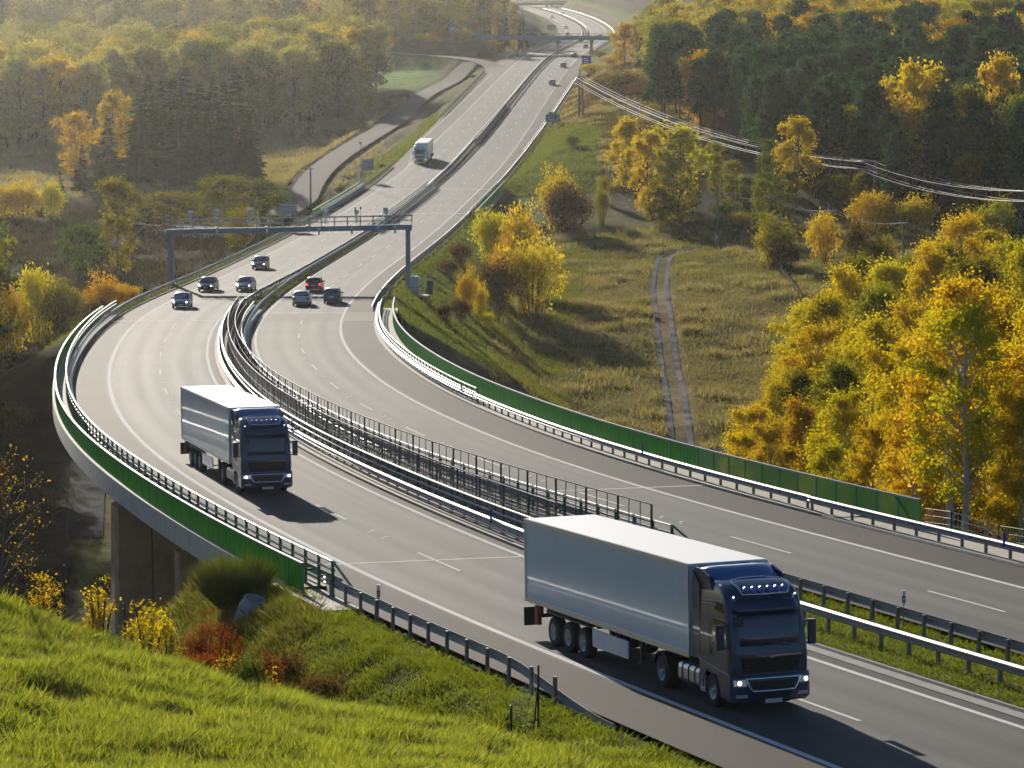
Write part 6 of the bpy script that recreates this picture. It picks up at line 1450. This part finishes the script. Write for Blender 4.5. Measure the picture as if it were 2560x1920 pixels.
for a in (('gold', 60, 455, 560, 110, 'yellow bush at the left picture edge before the straw field', 520), ('lemon', 130, 450, 550, 70, 'yellow green bush right of the edge one', 525), ('gold', 0, 470, 560, 90, 'golden bush cut by the left picture edge', 518), ('lemon', 95, 660, 860, 130, 'large yellow green bush left of the green parapet', 330), ('gold', 20, 720, 900, 130, 'golden bush cut by the left edge below the curve', 322), ('olive', 165, 700, 880, 120, 'olive bush right of the large yellow green one', 326), ('orange', 265, 688, 770, 120, 'low orange bush at the outside of the curve', 335), ('orange', 320, 705, 770, 70, 'second low orange bush nearer the gantry leg', 338), ('olive', 140, 830, 900, 110, 'dull bush under the large yellow green one', 312), ('green', 60, 900, 1000, 140, 'dark green bush in the valley by the viaduct', 290), ('brown', 245, 745, 800, 110, 'brown scrub below the orange bush', 328), ('green', 20, 1000, 1090, 120, 'dark bush low in the shaded valley', 270),
          ('brown', 850, 318, 362, 40, 'dark round bush, right of a pair on the straw field', 720), ('brown', 820, 320, 360, 42, 'dark round bush, left of a pair on the straw field', 722), ('green', 700, 470, 520, 60, 'bush beside the service road bend', 520), ('olive', 930, 235, 300, 70, 'scrub left of the service road under the bright field', 800), ('brown', 1000, 232, 258, 60, 'dark scrub between bright field and service road', 830), ('gold', 1012, 240, 258, 14, 'tiny golden bush at the service road edge', 800), ('brown', 955, 408, 418, 22, 'small dark shrub on the verge left of the white lorry', 600), ('brown', 985, 403, 412, 16, 'smaller dark shrub on the verge near the white lorry', 610), ('brown', 1183, 186, 197, 18, 'small shrub on the verge by the ramp bend', 905), ('olive', 600, 520, 560, 90, 'low scrub on the slope behind the gantry', 470)):
    b_at(*a[:6], Y=a[6], i=len(a[5]))
for u, vt, vf, l in ((733, 305, 350, 'thin brownish larch on the straw field, left'), (755, 315, 352, 'smaller brownish larch right beside it'), (774, 275, 352, 'taller olive larch on the straw field')):
    p = hit(u, vf, 500, 1000); h = HC + ray(u, vt)[1] * p.y - p.z; plant(rr.choice(SPR), 'larch_tree', p.x, p.y, h / 19.8, l, 'larch tree')
fA = lambda x: np.interp(x, [-130, -118, -94, -72, -52, -37, -30], [700, 690, 720, 760, 790, 830, 850])
def okA(x, y): return -.185 * y - 8 < x < np.interp(y, [690, 720, 760, 790, 830, 870, 930], [-118, -94, -72, -52, -37, -38, -46])
for k, (x, y) in enumerate(sorted(scatter((-185, -30, 690, 935, okA), 8.8, 3, 11), key=lambda q: q[1] - fA(q[0]))):
    kind = rr.choice(['olive', 'straw', 'straw', 'olive', 'straw', 'straw', 'green', 'olive', 'gold']); zz = 'in the hazy wood behind the spruces' if x < -75 else 'in the wood beside the bright field'
    nm = {'olive': 'olive broadleaf tree ', 'green': 'green broadleaf tree ', 'gold': 'golden broadleaf tree ', 'straw': 'pale gold broadleaf tree '}[kind] + zz
    pr = rr.choice(FB[kind]); sc = rr.uniform(.95, 1.3)
    if k < 95: plant(pr, 'broadleaf_tree', x, y, sc, nm, 'broadleaf tree', nm.strip() + 's')
    else: MERGE['wood'].append((pr, x, y, sc))
def okB(x, y): return -.18 * y - 10 < x < np.interp(y, [1045, 1100, 1200, 1450], [-24, -14, -8, 0])
for x, y in scatter((-270, 10, 1060, 1430, okB), 15, 6, 12): MERGE['far_wood'].append((rr.choice(FB[rr.choice(['olive', 'straw', 'straw', 'green', 'olive', 'green', 'straw', 'gold'])]), x, y, rr.uniform(1.1, 1.6)))
for _ in range(95):    # wood on the slope left of the viaduct, mostly beyond the frame
    x = rr.uniform(-90, -44); y = rr.uniform(190, 340)
    if x / y * F0 + 1280 < -60: MERGE['wood'].append((rr.choice(FB[rr.choice(['olive', 'green'])]), x, y, rr.uniform(.8, 1.0)))
def arr(me):
    v = np.empty(len(me.vertices) * 3, np.float32); me.vertices.foreach_get('co', v); return v.reshape(-1, 3)
for nm, lst in MERGE.items():
    Vs, mi = [], []; ml = list(LM.values()); cache = {}
    for pr, x, y, sc in lst:
        me = pr[1][1]
        if me.name not in cache: cache[me.name] = arr(me).reshape(-1, 4, 3)[::2].reshape(-1, 3)
        a_ = rr.uniform(0, 6.28); c, s_ = math.cos(a_) * sc, math.sin(a_) * sc; v = cache[me.name]
        Vs.append(np.stack([v[:, 0] * c - v[:, 1] * s_ + x, v[:, 0] * s_ + v[:, 1] * c + y, v[:, 2] * sc + H(x, y)], 1)); mi.append(np.full(len(v) // 4, ml.index(me.materials[0])))
    V = np.concatenate(Vs); tag(obj(nm, fast_mesh(nm, V, np.arange(len(V)).reshape(-1, 4), ml, np.concatenate(mi))), kind='stuff')
for u, vt, vf, Y, l in ((1262, 12, 85, 1085, 'dark spruce beyond the overpass, left of a pair'), (1306, 25, 85, 1080, 'dark spruce beyond the overpass at the road bend'), (1210, 60, 85, 1075, 'small dark spruce behind the overpass cars')):
    x, y, h = by_top(u, vt, Y); plant(rr.choice(SPR), 'spruce_tree', x, y, h / 19.8, l, 'spruce tree')
for a in (('straw', 1245, 8, 85, 1095, 40, 'pale gold tree behind the spruce pair', 0), ('straw', 1285, 10, 85, 1098, 40, 'pale gold tree between the spruce pair', 2), ('orange', 1236, 55, 80, 1078, 14, 'slim orange tree left of the spruce pair', 2), ('gold', 1284, 100, 128, 1045, 22, 'small golden tree under the overpass left span', 1)): t_at(*a[:7], i=a[7])
for k, (u, vt) in enumerate(((925, 98), (955, 92), (985, 95), (1015, 90), (1045, 84), (1075, 86), (1105, 72), (1140, 78), (1165, 76))):
    p = W(u, 110, 1022); b = plant(SH[rr.choice(['gold', 'olive', 'gold', 'orange'])][k % 2], 'bush', p.x, p.y, 1.15, 'golden bush in the row on the overpass embankment', 'bush', 'golden bushes on the overpass embankment', sz=max(.5, (HC + ray(u, vt)[1] * 1022 - H(p.x, p.y)) / 3.7))
for k, (u, v, l) in enumerate(((1010, 118, 'left'), (1090, 120, 'middle'), (1225, 112, 'right'), (1250, 108, 'rightmost'))):
    p = W(u, v + 8, 1018); plant(SH['brown' if k < 2 else 'orange'][k % 2], 'bush', p.x, p.y, .9, 'dull bush on the overpass embankment slope, ' + l, 'bush')
# ------------------------------------------------------------------ near plants at the foot of the viaduct
g0 = np.random.default_rng(55)
def broom(h, r, n, seed):
    g = np.random.default_rng(seed); V = []; F = []
    az = g.uniform(0, 6.28, n); sp = np.sqrt(g.uniform(0, 1, n)) * .78; L = h * g.uniform(.55, 1.3, n) * (1 - .15 * sp); b0 = np.stack([np.cos(az) * sp * r * .62, np.sin(az) * sp * r * .62, np.zeros(n)], 1)
    d = np.stack([np.cos(az) * sp, np.sin(az) * sp, np.ones(n)], 1) + g.normal(size=(n, 3)) * .12; d /= np.linalg.norm(d, axis=1)[:, None]; s = np.cross(d, rand_dirs(n, g)); s /= np.linalg.norm(s, axis=1)[:, None]; w = g.uniform(.008, .016, n)[:, None]
    m = b0 + d * L[:, None] * .55; e = b0 + d * L[:, None] + np.array([0, 0, 1]) * .1 * L[:, None]; V = np.stack([b0 - s * w, b0 + s * w, m + s * w, e, m - s * w], 1).reshape(-1, 3); return [('stems', fast_mesh('stems', V, np.arange(n * 5).reshape(n, 5), [LM['broom']]))]
p = hit(585, 1512, 90, 125); plant(broom(1.75, 1.25, 3600, 5), 'broom_bush', p.x, p.y, 1, 'upright dark green broom bush below the end of the green parapet', 'bush')
def sapling(h, r, n, size, seed, leaf): return shrub(h, r, n, size, seed, leaf, nl=9, sig=.22)
for k, (u, vt, vf, Y, wpx, leaf, n, l) in enumerate(((250, 1412, 1590, 87, 90, 'gold', 420, 'tall thin yellow sapling between the two black fence posts'), (372, 1495, 1650, 86.5, 120, 'gold', 650, 'dense yellow leaved sapling right of the second black post'), (110, 1440, 1560, 88, 110, 'gold', 380, 'yellow leaved sapling left of the first black post'), (230, 1530, 1600, 86, 60, 'orange', 220, 'low yellow sprout at the foot of the tall sapling'), (420, 1540, 1660, 87, 70, 'olive', 260, 'greenish sapling at the edge of the red shrubs'),
        (500, 1530, 1660, 92, 110, 'red', 1500, 'dark red shrub beside the yellow saplings'), (555, 1560, 1660, 93, 120, 'red', 1500, 'brighter red shrub in the middle of the hollow'), (510, 1620, 1680, 89, 110, 'red', 1200, 'low red brown shrub at the edge of the knoll'), (660, 1620, 1700, 91, 100, 'red', 1200, 'crimson shrub on the right of the hollow'), (570, 1615, 1690, 88, 60, 'gold', 160, 'little yellow twig plant in front of the red shrubs'), (680, 1665, 1720, 87, 40, 'gold', 90, 'single yellow twig at the right of the hollow'), (720, 1620, 1720, 95, 160, 'brown', 2200, 'dark brown tangled shrub in the hollow'), (800, 1680, 1740, 92, 140, 'brown', 1500, 'dark low scrub behind the grass knoll'), (620, 1640, 1720, 87.5, 110, 'green', 1000, 'fresh green weed clump before the red shrubs'))):
    x, y = W(u, vf, Y)[:2]; gz = H(x, y); h = max(.35, HC + ray(u, vt)[1] * y - gz); r = wpx / F0 * y / 2; plant(shrub(h, r, int(n * 2.2), .075 if leaf != 'red' else .06, 700 + k, leaf, 10, sig=.2), 'sapling' if n < 700 else 'shrub', x, y, 1, l, 'sapling' if n < 700 else 'shrub', z=gz)
x, y = W(15, 1500, 90)[:2]; gz = H(x, y); plant(broadleaf(max(4.4, HC + ray(0, 1100)[1] * y - gz), 1.5, 620, .075, 801, .2, 'dome', 26, .10, .03, tr=.07, leaf='gold', droop=0), 'young_tree', x, y, 1, 'nearly bare young tree with sparse yellow leaves at the left edge', 'tree', z=gz)
# ------------------------------------------------------------------ grasses
def blades(name, X, Y_, h, w, m, lean=.35, seed=1, hv=.4, flop=None):
    g = np.random.default_rng(seed); n = len(X); Z = ground(X, Y_); base = np.stack([X, Y_, Z - .02], 1); az = g.uniform(0, 6.28, n); s = np.stack([np.cos(az), np.sin(az), np.zeros(n)], 1)
    hh = (h * (1 + hv * g.normal(size=n).clip(-1.6, 2)))[:, None]; d = np.stack([g.normal(size=n) * lean, g.normal(size=n) * lean, np.ones(n)], 1)
    if flop is not None: d[:, :2] += flop
    t = base + d * hh; mid = base + d * hh * .55 + np.array([0, 0, 1]) * hh * .1; ww = w * (1 + .3 * g.normal(size=n).clip(-1, 2))[:, None]
    t[:, 2] = np.maximum(t[:, 2], Z + .03); V = np.stack([base - s * ww, base + s * ww, mid + s * ww * .8, t, mid - s * ww * .8], 1).reshape(-1, 3)
    return tag(obj(name, fast_mesh(name, V, np.arange(n * 5).reshape(n, 5), [m])), kind='stuff')
GM = leafmat('grass_blade', (.13, .18, .02), (.33, .35, .055), .5, .0, tmul=1.5, gloss=.04); GS = leafmat('short_grass', (.09, .12, .012), (.21, .24, .025), .45, .0); GD = leafmat('dry_grass', (.19, .155, .07), (.38, .32, .17), .4, .0); GO = leafmat('olive_grass', (.075, .10, .016), (.16, .18, .03), .45, .0)
g = np.random.default_rng(9)
_hr = np.random.default_rng(77); _hk = _hr.uniform(.7, 3.6, 10); _ha = _hr.uniform(0, 6.28, 10); _hp = _hr.uniform(0, 6.28, 10)
def hf(x, y, k=1.):
    o = 0
    for f, a, p in zip(_hk, _ha, _hp): o = o + np.sin((x * math.cos(a) + y * math.sin(a)) * f * k + p + 1.3 * np.sin((y * math.cos(a) - x * math.sin(a)) * f * k * .7))
    return o / 3.2
def inside_view(x, y, z, pad=60):
    d = y * cp - (z - HC) * sp; vv = y * sp + (z - HC) * cp; u = 1280 + F0 * x / d; v = 960 - F0 * vv / d; return (u > -pad) & (u < 2560 + pad) & (v > -pad) & (v < 1920 + pad * 2)
def sow(n, x0, x1, y0, y1, ok, clump=0, cs=.25):
    x = g.uniform(x0, x1, n); y = g.uniform(y0, y1, n)
    if clump: k = g.integers(0, clump, n); cx = g.uniform(x0, x1, clump); cy = g.uniform(y0, y1, clump); x = cx[k] + g.normal(size=n) * cs; y = cy[k] + g.normal(size=n) * cs
    z = ground(x, y); m = ok(x, y, z) & inside_view(x, y, z); return x[m], y[m]
def knoll(x, y, z):
    rid = np.interp(x, [-15, -12, -8, -5, -1.6, .3, 2.9, 4], [86.5, 87, 87, 85.5, 81.5, 80.5, 78.5, 76]); oa, _ = offsets(x, y); return (y < rid + 1.2) & (oa < -7.6)
x, y = sow(640000, -16, 6, 58, 90, knoll); pat = hf(x, y) * .5
k = g.random(len(x)) < .35 + .9 * np.clip(pat + .35, 0, 1); x, y, pat = x[k], y[k], pat[k]
blades('grass', x, y, (.16 + .12 * np.clip(pat * 2 + .3, -.5, 1)), .008, GM, .5, 1, flop=(.12, -.05))
x, y = sow(60000, -16, 6, 60, 90, knoll, 420, .22); blades('tall_grass', x, y, .34, .007, leafmat('pale_grass_blade', (.17, .19, .02), (.34, .36, .05), .5, .0), .4, 2)
x, y = sow(30000, -16, 5, 58, 90, knoll, 130, .35); blades('weeds', x, y, .20, .032, LM['green'], .8, 3)
x, y = sow(24000, -16, 6, 58, 90, knoll); blades('dead_straw', x, y, .26, .006, GD, .8, 17)
def verge(x, y, z): oa, _ = offsets(x, y); rid = np.interp(x, [-15, -12, -8, -5, -1.6, .3, 2.9, 4], [86.5, 87, 87, 85.5, 81.5, 80.5, 78.5, 76]); return (oa < -7.0) & (oa > -19) & (y >= rid + .5)
x, y = sow(330000, -16, 9, 72, 121, verge); pat = hf(x + 9, y); k = g.random(len(x)) < .82 + pat * .3; x, y = x[k], y[k]; blades('verge_grass', x, y, .16 + .06 * np.clip(hf(x, y, .8), -1, 1), .012, GS, .8, 4)
def median(x, y, z): oa, ob = offsets(x, y); return (oa > 5.5) & (ob < -4.3)
x, y = sow(60000, -26, -6, 92, 150, lambda x, y, z: (offsets(x, y)[0] < -8) & (y > 96), 500, .5); blades('rough_grass', x, y, .3, .014, leafmat('rough_bent', (.09, .08, .025), (.2, .17, .05), .45, .0), .6, 16)
x, y = sow(150000, 5, 24, 66, 124, median); blades('median_grass', x, y, .14, .010, GS, .8, 5)
def median2(x, y, z): oa, ob = offsets(x, y); return (oa > 4.4) & (ob < -4.5)
x, y = sow(160000, -30, -12, 290, 480, median2, 900, .5); blades('median_grass', x, y, .22, .03, GO, .5, 6)
def bank(x, y, z): oa, ob = offsets(x, y); return (ob > 6.9) & (ob < 26)
x, y = sow(300000, -22, 12, 298, 480, bank); pat = hf(x, y, .4); k = g.random(len(x)) < .6 + pat * .5; blades('bank_grass', x[k], y[k], .22, .03, GO, .6, 7)
def meadow(x, y, z): oa, ob = offsets(x, y); d = np.min(np.hypot(x[:, None] - TRACK[None, ::4, 0], y[:, None] - TRACK[None, ::4, 1]), axis=1); return (ob > 18) & (d > 1.75)
x, y = sow(150000, -10, 70, 285, 500, meadow); blades('meadow_grass', x, y, .34, .035, leafmat('bent_grass', (.10, .10, .022), (.23, .19, .065), .45, .0), .55, 8)
x, y = sow(80000, -10, 70, 285, 500, meadow, 300, 1.0); blades('dry_grass', x, y, .62, .035, GD, .4, 10)
x, y = sow(70000, -2, 34, 541, 700, lambda x, y, z: (offsets(x, y)[1] > 7) & (offsets(x, y)[1] < 25)); blades('bank_grass', x, y, .3, .05, GO, .6, 18)
def lbank(x, y, z): oa, ob = offsets(x, y); return (oa < -6.8) & (oa > -13) & ~((y > SB[0]) & (y < SB[1]))
x, y = sow(150000, -48, -18, 288, 760, lbank); blades('bank_grass', x, y, .26, .04, GO, .6, 11)
def lfield(x, y, z): return (offsets(x, y)[0] < -14) & (seg_dist(x, y, LANES['service'][0])[0] > 4.5)
x, y = sow(160000, -120, -30, 560, 800, lfield, 900, 2.0); blades('dry_grass', x, y, .55, .07, GD, .5, 12)
x, y = sow(90000, -90, -34, 300, 560, lfield, 500, 2.2); blades('rough_grass', x, y, .6, .06, leafmat('heath_shade_dark', (.03, .026, .012), (.07, .055, .025), .25, .0), .5, 13)  # dark growth; blade colour lowered further to carry the slope's tree shade
def slope(x, y, z): oa, ob = offsets(x, y); return (ob > np.interp(y, [540, 640, 700], [24, 22, 9])) & (x < np.interp(y, [540, 700, 900], [42, 44, 38]))
x, y = sow(120000, -2, 46, 540, 880, slope, 700, 1.6); blades('rough_grass', x, y, .5, .06, LM['brown'], .5, 14)
x, y = sow(90000, -2, 46, 540, 880, slope, 400, 1.2); blades('dry_grass', x, y, .5, .06, GD, .5, 15)
# ------------------------------------------------------------------ light, sky, air
SAZ, SEL = 15.5, 14.8                      # sun: degrees left of the view, above the horizon
wd = bpy.data.worlds.new('World'); SC.world = wd; wd.use_nodes = True
nt = wd.node_tree; bg = nt.nodes['Background']; sky = nt.nodes.new('ShaderNodeTexSky'); sky.sky_type = 'NISHITA'; sky.sun_disc = False
sky.sun_elevation = R(SEL); sky.sun_rotation = R(-SAZ); sky.air_density = 1.0; sky.dust_density = .6; sky.ozone_density = 2.5
tint = nt.nodes.new('ShaderNodeMix'); tint.data_type = 'RGBA'; tint.blend_type = 'MULTIPLY'; tint.inputs[0].default_value = 1; tint.inputs[7].default_value = (.76, .92, 1.14, 1)
nt.links.new(sky.outputs[0], tint.inputs[6]); nt.links.new(tint.outputs[2], bg.inputs[0]); bg.inputs[1].default_value = .055
sl = bpy.data.lights.new('sun', 'SUN'); sl.energy = 5.0; sl.angle = R(.53); sl.color = (1, .91, .77)
so = link(bpy.data.objects.new('sun', sl)); so.rotation_euler = (R(90 - SEL), 0, R(180 + SAZ)); so.location = (-200, 900, 300)
def haze(den):
    m, nt, N, L = newmat('haze_air'); out = N.new('ShaderNodeOutputMaterial'); v = N.new('ShaderNodeVolumePrincipled')
    v.inputs['Color'].default_value = (.97, .965, .94, 1); v.inputs['Density'].default_value = den; v.inputs['Anisotropy'].default_value = .8
    L.new(v.outputs[0], out.inputs['Volume'])
    b = MB(); b.box((0, 1195, 55), (1100, 2690, 162)); h = b.build('haze', m); tag(h, kind='stuff')
haze(.000034)
SC.cycles.volume_bounces = 1; SC.cycles.max_bounces = 8; SC.cycles.transparent_max_bounces = 24
SC.cycles.use_denoising = True; SC.cycles.volume_max_steps = 64
SC.view_settings.view_transform = 'Standard'; SC.view_settings.look = 'None'; SC.view_settings.exposure = 0.62
